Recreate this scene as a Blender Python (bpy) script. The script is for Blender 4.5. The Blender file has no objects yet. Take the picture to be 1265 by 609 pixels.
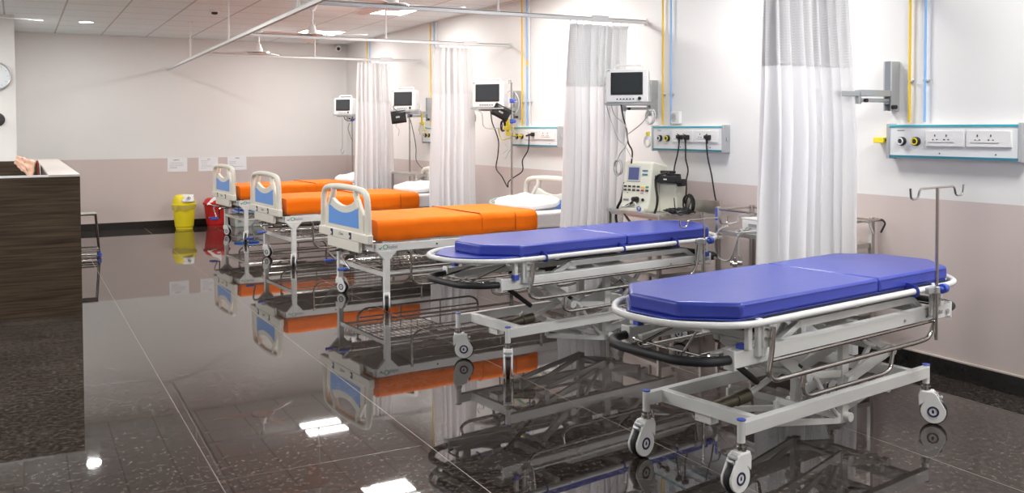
import bpy, bmesh, math, random
from math import sin, cos, pi, radians, sqrt, atan2
from mathutils import Vector, Matrix, Euler, noise

S = bpy.context.scene
COL = S.collection

# ------------------------------------------------------------------ camera
FPX = 1149.8; TH = 0.489003; PIT = 0.0310232; ROLL = 0.0041970
f0 = Vector((sin(TH), cos(TH), 0)); r0 = Vector((cos(TH), -sin(TH), 0)); z0 = Vector((0, 0, 1))
fw = cos(PIT) * f0 - sin(PIT) * z0
u0 = sin(PIT) * f0 + cos(PIT) * z0
rt = cos(ROLL) * r0 - sin(ROLL) * u0
upv = sin(ROLL) * r0 + cos(ROLL) * u0
cam_data = bpy.data.cameras.new('camera')
cam = bpy.data.objects.new('camera', cam_data); COL.objects.link(cam)
M = Matrix.Identity(4)
for i in range(3):
    M[i][0] = rt[i]; M[i][1] = upv[i]; M[i][2] = -fw[i]
M[0][3], M[1][3], M[2][3] = 0.0, 0.0, 1.45
cam.matrix_world = M
cam_data.sensor_fit = 'HORIZONTAL'; cam_data.sensor_width = 36.0
cam_data.lens = FPX / 1265.0 * 36.0
cam_data.shift_y = -(304.5 - 193.92) / 1265.0
cam_data.clip_start = 0.05; cam_data.clip_end = 100
S.camera = cam

# ------------------------------------------------------------------ world, exposure
W = bpy.data.worlds.new('world'); S.world = W; W.use_nodes = True
W.node_tree.nodes['Background'].inputs[0].default_value = (0.9, 0.95, 1.0, 1)
W.node_tree.nodes['Background'].inputs[1].default_value = 0.05
S.view_settings.view_transform = 'Standard'
S.view_settings.look = 'None'
S.view_settings.gamma = 1.0
S.view_settings.use_curve_mapping = False
S.view_settings.exposure = 0.0
S.cycles.use_denoising = True
S.cycles.max_bounces = 10
S.cycles.diffuse_bounces = 5
S.cycles.sample_clamp_indirect = 6.0

PANEL_W = {12.9: 25, 10.2: 23, 7.5: 38, 4.8: 25, 2.1: 44, -0.6: 34}   # watts of the 600 x 600 ceiling panels, by row
DOWN_W = 24.0          # watts of one round downlight
RX, LY, HZ = 4.742, 14.622, 2.811     # right wall, back wall, ceiling
LX, FY = -3.6, -2.6                   # left wall, wall behind the camera
DADO = 1.024

PANELS = [(3.8, 12.9), (3.8, 10.2), (3.8, 7.5), (3.8, 4.8), (3.8, 2.1), (3.8, -0.6),  # row continues unseen past the two far panels; near one added for brightness
          (-1.6, 10.2), (-1.6, 7.5), (-1.6, 4.8), (1.1, -0.6)]
LEFT_W = 52.0         # unseen left row, added to brighten the back left of the ward
DOWNS = [(0.8, 12.9), (0.2, 10.8), (-1.6, 11.9), (0.8, 8.1), (0.2, 6.0)]

# ------------------------------------------------------------------ materials
def mat(name, col, rough=0.5, metal=0.0, bump=0.0, bscale=60.0, var=0.0, vscale=8.0, emit=None, estr=0.0,
        alpha=1.0, trans=0.0, coat=0.0, spec=0.5, sheen=None):
    m = bpy.data.materials.new(name); m.use_nodes = True
    nt = m.node_tree; b = nt.nodes['Principled BSDF']
    b.inputs['Base Color'].default_value = (*col, 1)
    b.inputs['Roughness'].default_value = rough
    b.inputs['Metallic'].default_value = metal
    b.inputs['Specular IOR Level'].default_value = spec
    b.inputs['Alpha'].default_value = alpha
    b.inputs['Transmission Weight'].default_value = trans
    b.inputs['Coat Weight'].default_value = coat
    tc = nt.nodes.new('ShaderNodeTexCoord')
    n = nt.nodes.new('ShaderNodeTexNoise'); n.inputs['Scale'].default_value = vscale; n.inputs['Detail'].default_value = 3
    nt.links.new(tc.outputs['Object'], n.inputs['Vector'])
    mx = nt.nodes.new('ShaderNodeMix'); mx.data_type = 'RGBA'
    v = max(var, 0.02)
    mx.inputs[6].default_value = (*[c * (1 - v) for c in col], 1)
    mx.inputs[7].default_value = (*[min(1, c * (1 + v)) for c in col], 1)
    nt.links.new(n.outputs['Fac'], mx.inputs[0]); nt.links.new(mx.outputs[2], b.inputs['Base Color'])
    if bump > 0:
        n2 = nt.nodes.new('ShaderNodeTexNoise'); n2.inputs['Scale'].default_value = bscale; n2.inputs['Detail'].default_value = 4
        nt.links.new(tc.outputs['Object'], n2.inputs['Vector'])
        bp = nt.nodes.new('ShaderNodeBump'); bp.inputs['Strength'].default_value = bump; bp.inputs['Distance'].default_value = 0.01
        nt.links.new(n2.outputs['Fac'], bp.inputs['Height']); nt.links.new(bp.outputs['Normal'], b.inputs['Normal'])
    if sheen:
        b.inputs['Sheen Weight'].default_value = sheen[0]; b.inputs['Sheen Roughness'].default_value = 0.45
        b.inputs['Sheen Tint'].default_value = (*sheen[1], 1)
    if emit:
        b.inputs['Emission Color'].default_value = (*emit, 1); b.inputs['Emission Strength'].default_value = estr
    return m

def nodes_of(name):
    m = bpy.data.materials.new(name); m.use_nodes = True
    return m, m.node_tree, m.node_tree.nodes['Principled BSDF']

def mth(nt, op, a, b=None, c=None):
    n = nt.nodes.new('ShaderNodeMath'); n.operation = op
    for i, v in enumerate((a, b, c)):
        if v is None: continue
        if isinstance(v, (int, float)): n.inputs[i].default_value = v
        else: nt.links.new(v, n.inputs[i])
    return n.outputs[0]

def wall_mat():
    m, nt, b = nodes_of('two_tone_wall_paint')
    g = nt.nodes.new('ShaderNodeNewGeometry'); sx = nt.nodes.new('ShaderNodeSeparateXYZ')
    nt.links.new(g.outputs['Position'], sx.inputs[0])
    low = mth(nt, 'LESS_THAN', sx.outputs[2], DADO)
    n = nt.nodes.new('ShaderNodeTexNoise'); n.inputs['Scale'].default_value = 1.3; n.inputs['Detail'].default_value = 4
    nt.links.new(g.outputs['Position'], n.inputs['Vector'])
    mx = nt.nodes.new('ShaderNodeMix'); mx.data_type = 'RGBA'
    mx.inputs[6].default_value = (0.80, 0.795, 0.785, 1)
    mx.inputs[7].default_value = (0.63, 0.54, 0.515, 1)
    nt.links.new(low, mx.inputs[0])
    m2 = nt.nodes.new('ShaderNodeMix'); m2.data_type = 'RGBA'; m2.blend_type = 'MULTIPLY'; m2.inputs[0].default_value = 1
    r = nt.nodes.new('ShaderNodeMapRange'); r.inputs[3].default_value = 0.96; r.inputs[4].default_value = 1.03
    nt.links.new(n.outputs['Fac'], r.inputs[0])
    cb = nt.nodes.new('ShaderNodeCombineColor')
    for i in range(3): nt.links.new(r.outputs[0], cb.inputs[i])
    nt.links.new(mx.outputs[2], m2.inputs[6]); nt.links.new(cb.outputs[0], m2.inputs[7])
    nt.links.new(m2.outputs[2], b.inputs['Base Color'])
    b.inputs['Roughness'].default_value = 0.42; b.inputs['Specular IOR Level'].default_value = 0.3
    n3 = nt.nodes.new('ShaderNodeTexNoise'); n3.inputs['Scale'].default_value = 90
    nt.links.new(g.outputs['Position'], n3.inputs['Vector'])
    bp = nt.nodes.new('ShaderNodeBump'); bp.inputs['Strength'].default_value = 0.04; bp.inputs['Distance'].default_value = 0.003
    nt.links.new(n3.outputs['Fac'], bp.inputs['Height']); nt.links.new(bp.outputs[0], b.inputs['Normal'])
    return m

def grid_line(nt, coord, off, step, width):
    a = mth(nt, 'SUBTRACT', coord, off - width / 2)
    a = mth(nt, 'DIVIDE', a, step)
    a = mth(nt, 'FRACT', a)
    return mth(nt, 'LESS_THAN', a, width / step)

def floor_mat():
    m, nt, b = nodes_of('polished_brown_granite')
    g = nt.nodes.new('ShaderNodeNewGeometry'); sx = nt.nodes.new('ShaderNodeSeparateXYZ')
    nt.links.new(g.outputs['Position'], sx.inputs[0])
    n1 = nt.nodes.new('ShaderNodeTexNoise'); n1.inputs['Scale'].default_value = 38; n1.inputs['Detail'].default_value = 8; n1.inputs['Roughness'].default_value = 0.75
    n2 = nt.nodes.new('ShaderNodeTexNoise'); n2.inputs['Scale'].default_value = 2.2; n2.inputs['Detail'].default_value = 5
    vo = nt.nodes.new('ShaderNodeTexVoronoi'); vo.inputs['Scale'].default_value = 70
    for n in (n1, n2, vo): nt.links.new(g.outputs['Position'], n.inputs['Vector'])
    cr = nt.nodes.new('ShaderNodeValToRGB')
    cr.color_ramp.elements[0].position = 0.42; cr.color_ramp.elements[0].color = (0.012, 0.010, 0.009, 1)
    cr.color_ramp.elements[1].position = 0.72; cr.color_ramp.elements[1].color = (0.16, 0.125, 0.105, 1)
    e = cr.color_ramp.elements.new(0.52); e.color = (0.038, 0.031, 0.027, 1)
    nt.links.new(n1.outputs['Fac'], cr.inputs[0])
    m1 = nt.nodes.new('ShaderNodeMix'); m1.data_type = 'RGBA'; m1.blend_type = 'MULTIPLY'; m1.inputs[0].default_value = 1
    r = nt.nodes.new('ShaderNodeMapRange'); r.inputs[1].default_value = 0.3; r.inputs[2].default_value = 0.7
    r.inputs[3].default_value = 0.75; r.inputs[4].default_value = 1.35
    nt.links.new(n2.outputs['Fac'], r.inputs[0])
    cb = nt.nodes.new('ShaderNodeCombineColor')
    for i in range(3): nt.links.new(r.outputs[0], cb.inputs[i])
    nt.links.new(cr.outputs[0], m1.inputs[6]); nt.links.new(cb.outputs[0], m1.inputs[7])
    fl = mth(nt, 'LESS_THAN', vo.outputs['Distance'], 0.11)
    m2 = nt.nodes.new('ShaderNodeMix'); m2.data_type = 'RGBA'
    nt.links.new(mth(nt, 'MULTIPLY', fl, 0.12), m2.inputs[0]); nt.links.new(m1.outputs[2], m2.inputs[6]); m2.inputs[7].default_value = (0.35, 0.27, 0.21, 1)
    lx = grid_line(nt, sx.outputs[0], 0.71, 0.93, 0.004)
    ly = grid_line(nt, sx.outputs[1], 5.74, 1.82, 0.0035)
    ln = mth(nt, 'MAXIMUM', lx, mth(nt, 'MULTIPLY', ly, 0.45))
    m3 = nt.nodes.new('ShaderNodeMix'); m3.data_type = 'RGBA'
    nt.links.new(mth(nt, 'MULTIPLY', ln, 0.5), m3.inputs[0]); nt.links.new(m2.outputs[2], m3.inputs[6]); m3.inputs[7].default_value = (0.36, 0.32, 0.27, 1)
    nt.links.new(m3.outputs[2], b.inputs['Base Color'])
    r2 = nt.nodes.new('ShaderNodeMapRange'); r2.inputs[3].default_value = 0.012; r2.inputs[4].default_value = 0.035
    nt.links.new(n2.outputs['Fac'], r2.inputs[0])
    ro = mth(nt, 'ADD', r2.outputs[0], mth(nt, 'MULTIPLY', ln, 0.3))
    nt.links.new(ro, b.inputs['Roughness'])
    b.inputs['IOR'].default_value = 1.52
    n4 = nt.nodes.new('ShaderNodeTexNoise'); n4.inputs['Scale'].default_value = 3.0; n4.inputs['Detail'].default_value = 1
    nt.links.new(g.outputs['Position'], n4.inputs['Vector'])
    bp = nt.nodes.new('ShaderNodeBump'); bp.inputs['Strength'].default_value = 0.02; bp.inputs['Distance'].default_value = 0.01
    nt.links.new(n4.outputs['Fac'], bp.inputs['Height']); nt.links.new(bp.outputs[0], b.inputs['Normal'])
    return m

def ceil_mat():
    m, nt, b = nodes_of('mineral_ceiling_tiles')
    g = nt.nodes.new('ShaderNodeNewGeometry'); sx = nt.nodes.new('ShaderNodeSeparateXYZ')
    nt.links.new(g.outputs['Position'], sx.inputs[0])
    lx = grid_line(nt, sx.outputs[0], 0.5, 0.6, 0.018)
    ly = grid_line(nt, sx.outputs[1], 0.3, 0.6, 0.016)
    n = nt.nodes.new('ShaderNodeTexNoise'); n.inputs['Scale'].default_value = 55; n.inputs['Detail'].default_value = 6
    nt.links.new(g.outputs['Position'], n.inputs['Vector'])
    cr = nt.nodes.new('ShaderNodeValToRGB')
    cr.color_ramp.elements[0].position = 0.3; cr.color_ramp.elements[0].color = (0.79, 0.86, 0.88, 1)
    cr.color_ramp.elements[1].position = 0.6; cr.color_ramp.elements[1].color = (0.85, 0.93, 0.95, 1)
    nt.links.new(n.outputs['Fac'], cr.inputs[0])
    ln = mth(nt, 'MAXIMUM', lx, ly)
    m3 = nt.nodes.new('ShaderNodeMix'); m3.data_type = 'RGBA'
    nt.links.new(mth(nt, 'MULTIPLY', ln, 0.8), m3.inputs[0]); nt.links.new(cr.outputs[0], m3.inputs[6]); m3.inputs[7].default_value = (0.46, 0.44, 0.42, 1)
    nt.links.new(m3.outputs[2], b.inputs['Base Color'])
    b.inputs['Roughness'].default_value = 0.9
    bp = nt.nodes.new('ShaderNodeBump'); bp.inputs['Strength'].default_value = 0.3; bp.inputs['Distance'].default_value = 0.004
    nt.links.new(n.outputs['Fac'], bp.inputs['Height']); nt.links.new(bp.outputs[0], b.inputs['Normal'])
    return m

def wood_mat():
    m, nt, b = nodes_of('dark_wood_laminate')
    tc = nt.nodes.new('ShaderNodeTexCoord'); mp = nt.nodes.new('ShaderNodeMapping')
    mp.inputs['Scale'].default_value = (1.0, 1.0, 26.0)
    nt.links.new(tc.outputs['Object'], mp.inputs[0])
    n = nt.nodes.new('ShaderNodeTexNoise'); n.inputs['Scale'].default_value = 2.2; n.inputs['Detail'].default_value = 7; n.inputs['Distortion'].default_value = 0.6
    nt.links.new(mp.outputs[0], n.inputs['Vector'])
    cr = nt.nodes.new('ShaderNodeValToRGB')
    cr.color_ramp.elements[0].position = 0.3; cr.color_ramp.elements[0].color = (0.026, 0.017, 0.010, 1)
    cr.color_ramp.elements[1].position = 0.75; cr.color_ramp.elements[1].color = (0.095, 0.066, 0.042, 1)
    nt.links.new(n.outputs['Fac'], cr.inputs[0]); nt.links.new(cr.outputs[0], b.inputs['Base Color'])
    b.inputs['Roughness'].default_value = 0.45; b.inputs['Specular IOR Level'].default_value = 0.25
    return m

def net_mat():
    m, nt, b = nodes_of('white_curtain_netting')
    tc = nt.nodes.new('ShaderNodeUVMap') if False else nt.nodes.new('ShaderNodeNewGeometry')
    sx = nt.nodes.new('ShaderNodeSeparateXYZ'); nt.links.new(tc.outputs['Position'], sx.inputs[0])
    lz = grid_line(nt, sx.outputs[2], 0, 0.016, 0.010)
    lx = grid_line(nt, sx.outputs[0], 0, 0.013, 0.008)
    a = mth(nt, 'MAXIMUM', lz, lx)
    a = mth(nt, 'ADD', mth(nt, 'MULTIPLY', a, 0.12), 0.86)
    nt.links.new(a, b.inputs['Alpha'])
    b.inputs['Base Color'].default_value = (0.88, 0.88, 0.88, 1); b.inputs['Roughness'].default_value = 0.8
    return m

def cloth_curtain():
    m, nt, b = nodes_of('white_curtain_cloth')
    tc = nt.nodes.new('ShaderNodeTexCoord'); n = nt.nodes.new('ShaderNodeTexNoise'); n.inputs['Scale'].default_value = 14
    nt.links.new(tc.outputs['Object'], n.inputs['Vector'])
    bp = nt.nodes.new('ShaderNodeBump'); bp.inputs['Strength'].default_value = 0.25; bp.inputs['Distance'].default_value = 0.01
    nt.links.new(n.outputs['Fac'], bp.inputs['Height']); nt.links.new(bp.outputs[0], b.inputs['Normal'])
    b.inputs['Base Color'].default_value = (0.93, 0.93, 0.935, 1); b.inputs['Roughness'].default_value = 0.85
    tr = nt.nodes.new('ShaderNodeBsdfTranslucent'); tr.inputs[0].default_value = (0.95, 0.95, 0.96, 1)
    ms = nt.nodes.new('ShaderNodeMixShader'); ms.inputs[0].default_value = 0.5
    out = nt.nodes['Material Output']
    nt.links.new(b.outputs[0], ms.inputs[1]); nt.links.new(tr.outputs[0], ms.inputs[2]); nt.links.new(ms.outputs[0], out.inputs[0])
    return m

M_WALL = wall_mat(); M_FLOOR = floor_mat(); M_CEIL = ceil_mat(); M_WOOD = wood_mat(); M_NET = net_mat(); M_CURT = cloth_curtain()
M_SKIRT = mat('black_granite_skirting', (0.018, 0.016, 0.015), 0.12, var=0.3, vscale=40)
M_SKTOP = mat('cement_fillet', (0.55, 0.5, 0.44), 0.8, var=0.15)
M_WMET = mat('white_powder_coat', (0.78, 0.785, 0.77), 0.32, var=0.03, bump=0.02, bscale=300)
M_WPLA = mat('white_plastic', (0.82, 0.82, 0.81), 0.35)
M_ABS = mat('cream_moulded_plastic', (0.76, 0.74, 0.66), 0.36, var=0.03)
M_BLUEP = mat('light_blue_panel', (0.16, 0.36, 0.80), 0.38)
M_BLUEC = mat('blue_plastic', (0.06, 0.11, 0.55), 0.35)
M_NAVY = mat('navy_plastic', (0.012, 0.012, 0.07), 0.35)
M_BLK = mat('black_plastic', (0.012, 0.012, 0.013), 0.4)
M_RUB = mat('black_rubber', (0.02, 0.02, 0.022), 0.55, bump=0.05)
M_DGR = mat('dark_grey_board', (0.035, 0.035, 0.04), 0.5)
M_CHR = mat('chrome_tube', (0.52, 0.50, 0.47), 0.16, metal=1.0)
M_STEEL = mat('stainless_steel', (0.60, 0.58, 0.55), 0.34, metal=1.0)
M_ALU = mat('grey_aluminium', (0.50, 0.52, 0.53), 0.35, metal=0.55)
M_RAIL = mat('white_aluminium_rail', (0.74, 0.75, 0.75), 0.4, metal=0.1)
M_VINYL = mat('royal_blue_vinyl', (0.045, 0.068, 0.42), 0.29, bump=0.12, bscale=9, var=0.04, spec=0.55)
M_ORANGE = mat('orange_bedsheet', (0.95, 0.18, 0.004), 0.8, bump=0.35, bscale=16, var=0.05, spec=0.15, sheen=(0.45, (1.0, 0.66, 0.28)))
M_SEAM = mat('dark_orange_stitching', (0.20, 0.035, 0.008), 0.9)
M_WSHEET = mat('white_bedsheet', (0.84, 0.84, 0.85), 0.85, bump=0.35, bscale=12)
M_SCREEN = mat('dark_lcd_screen', (0.035, 0.04, 0.045), 0.12, coat=0.4)
M_LCD = mat('blue_lcd', (0.09, 0.11, 0.28), 0.2)
M_TEAL = mat('teal_stripe', (0.02, 0.42, 0.52), 0.3)
M_TEALD = mat('deep_teal_stripe', (0.015, 0.20, 0.27), 0.3)
M_CONS = mat('pale_grey_console', (0.76, 0.78, 0.79), 0.35)
M_YELL = mat('bright_yellow_plastic', (0.88, 0.72, 0.02), 0.35)
M_YPIPE = mat('yellow_painted_pipe', (0.85, 0.56, 0.02), 0.4)
M_BPIPE = mat('sky_blue_painted_pipe', (0.26, 0.50, 0.85), 0.4)
M_RED = mat('red_plastic', (0.55, 0.018, 0.018), 0.4)
M_GREEN = mat('green_print', (0.08, 0.35, 0.12), 0.5)
M_GREYP = mat('grey_print', (0.28, 0.28, 0.36), 0.6)
M_INK = mat('grey_ink', (0.2, 0.2, 0.22), 0.8)
M_PAPER = mat('white_paper', (0.83, 0.84, 0.86), 0.8)
M_CREAM = mat('cream_device_shell', (0.76, 0.76, 0.64), 0.4)
M_LINER = mat('clear_yellow_bin_liner', (0.75, 0.62, 0.12), 0.25, bump=0.8, bscale=25, alpha=0.75)
M_WLINER = mat('white_bin_liner', (0.85, 0.83, 0.82), 0.35, bump=0.8, bscale=30)
M_CLEAR = mat('clear_plastic', (0.86, 0.90, 0.90), 0.12, alpha=0.42)
M_GRBOX = mat('translucent_storage_plastic', (0.62, 0.68, 0.66), 0.3, alpha=0.9)
M_MASK = mat('pale_green_clear_plastic', (0.55, 0.82, 0.70), 0.15, alpha=0.6)
M_GCAB = mat('grey_cable_sheath', (0.48, 0.48, 0.46), 0.45)
M_WCAB = mat('white_cable_sheath', (0.7, 0.7, 0.69), 0.45)
M_DESKTOP = mat('grey_laminate_top', (0.52, 0.47, 0.43), 0.3, var=0.05)
M_TRIMW = mat('white_edge_band', (0.75, 0.74, 0.74), 0.4)
M_PEACH = mat('peach_printed_cloth', (0.72, 0.42, 0.30), 0.8, var=0.45, vscale=28)
M_LAMP = mat('lit_diffuser', (0.9, 0.9, 0.9), 0.5, emit=(1.0, 0.985, 0.96), estr=14.0)
M_CLOCKF = mat('clock_face', (0.72, 0.77, 0.80), 0.3)
M_FANW = mat('ivory_enamel', (0.9, 0.89, 0.88), 0.35)

# ------------------------------------------------------------------ mesh helpers
def frame_from(d):
    d = Vector(d).normalized()
    a = Vector((0, 0, 1)) if abs(d.z) < 0.9 else Vector((1, 0, 0))
    x = a.cross(d).normalized(); y = d.cross(x)
    return x, y

def fillet(pts, r, n=5, closed=False):
    P = [Vector(p) for p in pts]
    out = []
    N = len(P)
    for i in range(N):
        if not closed and i in (0, N - 1): out.append(P[i]); continue
        a = P[i - 1]; b = P[i]; c = P[(i + 1) % N]
        u = (a - b); v = (c - b)
        lu, lv = u.length, v.length
        rr = min(r, lu * 0.45, lv * 0.45)
        s = b + u / lu * rr; e = b + v / lv * rr
        for k in range(n + 1):
            t = k / n
            out.append((1 - t) ** 2 * s + 2 * t * (1 - t) * b + t * t * e)
    return out

def smooth_path(pts, sub=6):
    P = [Vector(p) for p in pts]
    if len(P) < 3: return P
    Q = [P[0] * 2 - P[1]] + P + [P[-1] * 2 - P[-2]]
    out = []
    for i in range(1, len(Q) - 2):
        p0, p1, p2, p3 = Q[i - 1], Q[i], Q[i + 1], Q[i + 2]
        for k in range(sub):
            t = k / sub
            out.append(0.5 * ((2 * p1) + (p2 - p0) * t + (2 * p0 - 5 * p1 + 4 * p2 - p3) * t * t + (3 * p1 - p0 - 3 * p2 + p3) * t ** 3))
    out.append(P[-1])
    return out

class MB:
    def __init__(s): s.v = []; s.f = []
    def add(s, vs, fs, M=None):
        o = len(s.v)
        for p in vs:
            p = Vector(p)
            if M is not None: p = M @ p
            s.v.append(p)
        for f in fs: s.f.append([i + o for i in f])
        return s
    def box(s, c, d, rot=None, M=None):
        x, y, z = d[0] / 2, d[1] / 2, d[2] / 2
        R = Euler(rot).to_matrix() if rot else Matrix.Identity(3)
        vs = [Vector(c) + R @ Vector((i * x, j * y, k * z)) for i in (-1, 1) for j in (-1, 1) for k in (-1, 1)]
        fs = [(0, 1, 3, 2), (4, 6, 7, 5), (0, 4, 5, 1), (2, 3, 7, 6), (0, 2, 6, 4), (1, 5, 7, 3)]
        return s.add(vs, fs, M)
    def bar(s, a, b, w, h, side=None):
        """rectangular bar from a to b; w sideways, h along up"""
        a = Vector(a); b = Vector(b); d = (b - a).normalized()
        upx = Vector((0, 0, 1)) if abs(d.z) < 0.95 else Vector((1, 0, 0))
        x = d.cross(upx).normalized(); y = x.cross(d)
        vs = [p + x * i * w / 2 + y * k * h / 2 for p in (a, b) for i in (-1, 1) for k in (-1, 1)]
        fs = [(0, 2, 3, 1), (4, 5, 7, 6), (0, 1, 5, 4), (2, 6, 7, 3), (0, 4, 6, 2), (1, 3, 7, 5)]
        return s.add(vs, fs)
    def cyl(s, a, b, r, r2=None, n=16, cap=True):
        a = Vector(a); b = Vector(b); r2 = r if r2 is None else r2
        x, y = frame_from(b - a)
        vs = []
        for p, rr in ((a, r), (b, r2)):
            for k in range(n):
                t = 2 * pi * k / n
                vs.append(p + x * cos(t) * rr + y * sin(t) * rr)
        fs = [(k, (k + 1) % n, n + (k + 1) % n, n + k) for k in range(n)]
        if cap: fs += [tuple(range(n - 1, -1, -1)), tuple(range(n, 2 * n))]
        return s.add(vs, fs)
    def tube(s, pts, r, n=8, closed=False, flat=1.0):
        P = [Vector(p) for p in pts]
        Q = [P[0]]
        for p in P[1:]:
            if (p - Q[-1]).length > 1e-5: Q.append(p)
        if closed and (Q[0] - Q[-1]).length < 1e-5: Q.pop()
        P = Q; N = len(P)
        tang = []
        for i in range(N):
            if closed: t = P[(i + 1) % N] - P[i - 1]
            elif i == 0: t = P[1] - P[0]
            elif i == N - 1: t = P[-1] - P[-2]
            else: t = (P[i + 1] - P[i]).normalized() + (P[i] - P[i - 1]).normalized()
            if t.length < 1e-8: t = P[min(i + 1, N - 1)] - P[i]
            tang.append(t.normalized())
        x, y = frame_from(tang[0])
        vs = []; 
        for i in range(N):
            x = (x - tang[i] * x.dot(tang[i])).normalized(); y = tang[i].cross(x)
            for k in range(n):
                a = 2 * pi * k / n
                vs.append(P[i] + x * cos(a) * r + y * sin(a) * r * flat)
        fs = []
        L = N if closed else N - 1
        for i in range(L):
            j = (i + 1) % N
            for k in range(n):
                fs.append((i * n + k, i * n + (k + 1) % n, j * n + (k + 1) % n, j * n + k))
        if not closed:
            fs += [tuple(range(n - 1, -1, -1)), tuple((N - 1) * n + k for k in range(n))]
        return s.add(vs, fs)
    def lathe(s, prof, n=24, M=None, sx=1.0, sy=1.0):
        vs = []; fs = []
        for r, z in prof:
            for k in range(n):
                a = 2 * pi * k / n
                vs.append((r * cos(a) * sx, r * sin(a) * sy, z))
        m = len(prof)
        for i in range(m - 1):
            for k in range(n):
                fs.append((i * n + k, i * n + (k + 1) % n, (i + 1) * n + (k + 1) % n, (i + 1) * n + k))
        fs += [tuple(range(n - 1, -1, -1)), tuple((m - 1) * n + k for k in range(n))]
        return s.add(vs, fs, M)
    def prism(s, poly, t0, t1, axis='x', M=None):
        """poly: 2D points; axis x: (y,z), axis y: (x,z), axis z: (x,y)"""
        def P(p, t):
            return {'x': (t, p[0], p[1]), 'y': (p[0], t, p[1]), 'z': (p[0], p[1], t)}[axis]
        n = len(poly)
        vs = [P(p, t0) for p in poly] + [P(p, t1) for p in poly]
        fs = [tuple(range(n - 1, -1, -1)), tuple(range(n, 2 * n))] + [(k, (k + 1) % n, n + (k + 1) % n, n + k) for k in range(n)]
        return s.add(vs, fs, M)
    def grid(s, fn, nu, nv, closeu=False):
        vs = [fn(i / nu, j / nv) for i in range(nu + 1) for j in range(nv + 1)]
        fs = [(i * (nv + 1) + j, (i + 1) * (nv + 1) + j, (i + 1) * (nv + 1) + j + 1, i * (nv + 1) + j + 1) for i in range(nu) for j in range(nv)]
        return s.add(vs, fs)
    def build(s, name, m, parent=None, bevel=0.0, smooth=40, solid=0.0, label=None, world=False, seg=2, mtx=None):
        me = bpy.data.meshes.new(name)
        vs = s.v
        if world and parent is not None:
            inv = parent.matrix_basis.inverted(); vs = [inv @ p for p in vs]
        me.from_pydata([tuple(p) for p in vs], [], s.f)
        bm = bmesh.new(); bm.from_mesh(me); bmesh.ops.remove_doubles(bm, verts=bm.verts, dist=1e-6)
        bmesh.ops.recalc_face_normals(bm, faces=bm.faces); bm.to_mesh(me); bm.free()
        if smooth:
            for p in me.polygons: p.use_smooth = True
            me.set_sharp_from_angle(angle=radians(smooth))
        me.materials.append(m)
        o = bpy.data.objects.new(name, me); COL.objects.link(o)
        if parent is not None: o.parent = parent
        if solid:
            md = o.modifiers.new('thick', 'SOLIDIFY'); md.thickness = solid; md.offset = 0
        if bevel:
            md = o.modifiers.new('bevel', 'BEVEL'); md.width = bevel; md.segments = seg; md.limit_method = 'ANGLE'; md.angle_limit = radians(35)
            md.harden_normals = False
        if label: o['label'] = label
        return o

def text(name, body, size, m, parent, Mx, extrude=0.0006, label=None):
    cu = bpy.data.curves.new(name, 'FONT'); cu.body = body; cu.size = size; cu.extrude = extrude
    cu.align_x = 'CENTER'; cu.align_y = 'CENTER'; cu.resolution_u = 2
    o = bpy.data.objects.new(name, cu)
    me = bpy.data.meshes.new_from_object(o); bpy.data.objects.remove(o)
    me.transform(Mx); me.materials.clear(); me.materials.append(m)
    me.name = name
    t = bpy.data.objects.new(name, me); COL.objects.link(t); t.parent = parent
    if label: t['label'] = label
    return t

def tag(o, label, cat, group=None, kind=None):
    o['label'] = label; o['category'] = cat
    if group: o['group'] = group
    if kind: o['kind'] = kind
    return o

def thing(name, label, cat, loc=(0, 0, 0), rz=0.0, group=None):
    o = bpy.data.objects.new(name, None); COL.objects.link(o)
    o.empty_display_size = 0.1
    o.location = loc; o.rotation_euler = (0, 0, rz)
    o.matrix_basis = Matrix.Translation(loc) @ Matrix.Rotation(rz, 4, 'Z')
    return tag(o, label, cat, group)

def struct(name, mb, m, label=None, **k):
    o = mb.build(name, m, None, **k); o['kind'] = 'structure'
    return o

# axes for lettering: face towards -X (reads along -Y) and face towards -Y (reads along +X)
def face_mx(loc, facing):
    R = {'-x': Matrix(((0, 0, -1), (-1, 0, 0), (0, 1, 0))), '-y': Matrix(((1, 0, 0), (0, 0, -1), (0, 1, 0)))}[facing].to_4x4()
    return Matrix.Translation(loc) @ R

# ================================================================== setting
T = 0.12
struct('floor', MB().box(((LX + RX) / 2, (FY + LY) / 2, -0.05), (RX - LX + 2 * T, LY - FY + 2 * T, 0.1)), M_FLOOR, smooth=0)
struct('ceiling', MB().box(((LX + RX) / 2, (FY + LY) / 2, HZ + 0.05), (RX - LX + 2 * T, LY - FY + 2 * T, 0.1)), M_CEIL, smooth=0)
struct('wall_right', MB().box((RX + T / 2, (FY + LY) / 2, HZ / 2), (T, LY - FY + 2 * T, HZ)), M_WALL, smooth=0)
struct('wall_back', MB().box(((LX + RX) / 2, LY + T / 2, HZ / 2), (RX - LX, T, HZ)), M_WALL, smooth=0)
struct('wall_left', MB().box((LX - T / 2, (FY + LY) / 2, HZ / 2), (T, LY - FY + 2 * T, HZ)), M_WALL, smooth=0)
struct('wall_front', MB().box(((LX + RX) / 2, FY - T / 2, HZ / 2), (RX - LX, T, HZ)), M_WALL, smooth=0)
M_WALLP = mat('off_white_wall_paint', (0.74, 0.735, 0.715), 0.5, bump=0.02, bscale=80)
struct('wall_partition', MB().box(((LX + 0.0) / 2, (12.5 + LY) / 2, HZ / 2), (0.0 - LX, LY - 12.5, HZ)), M_WALLP, smooth=0)
struct('baseboard_right', MB().box((RX - 0.008, (FY + LY) / 2, 0.05), (0.016, LY - FY, 0.10)), M_SKIRT, bevel=0.002)
struct('trim_1', MB().box((RX - 0.006, (FY + LY) / 2, 0.104), (0.012, LY - FY, 0.008)), M_SKTOP, smooth=0)
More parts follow.
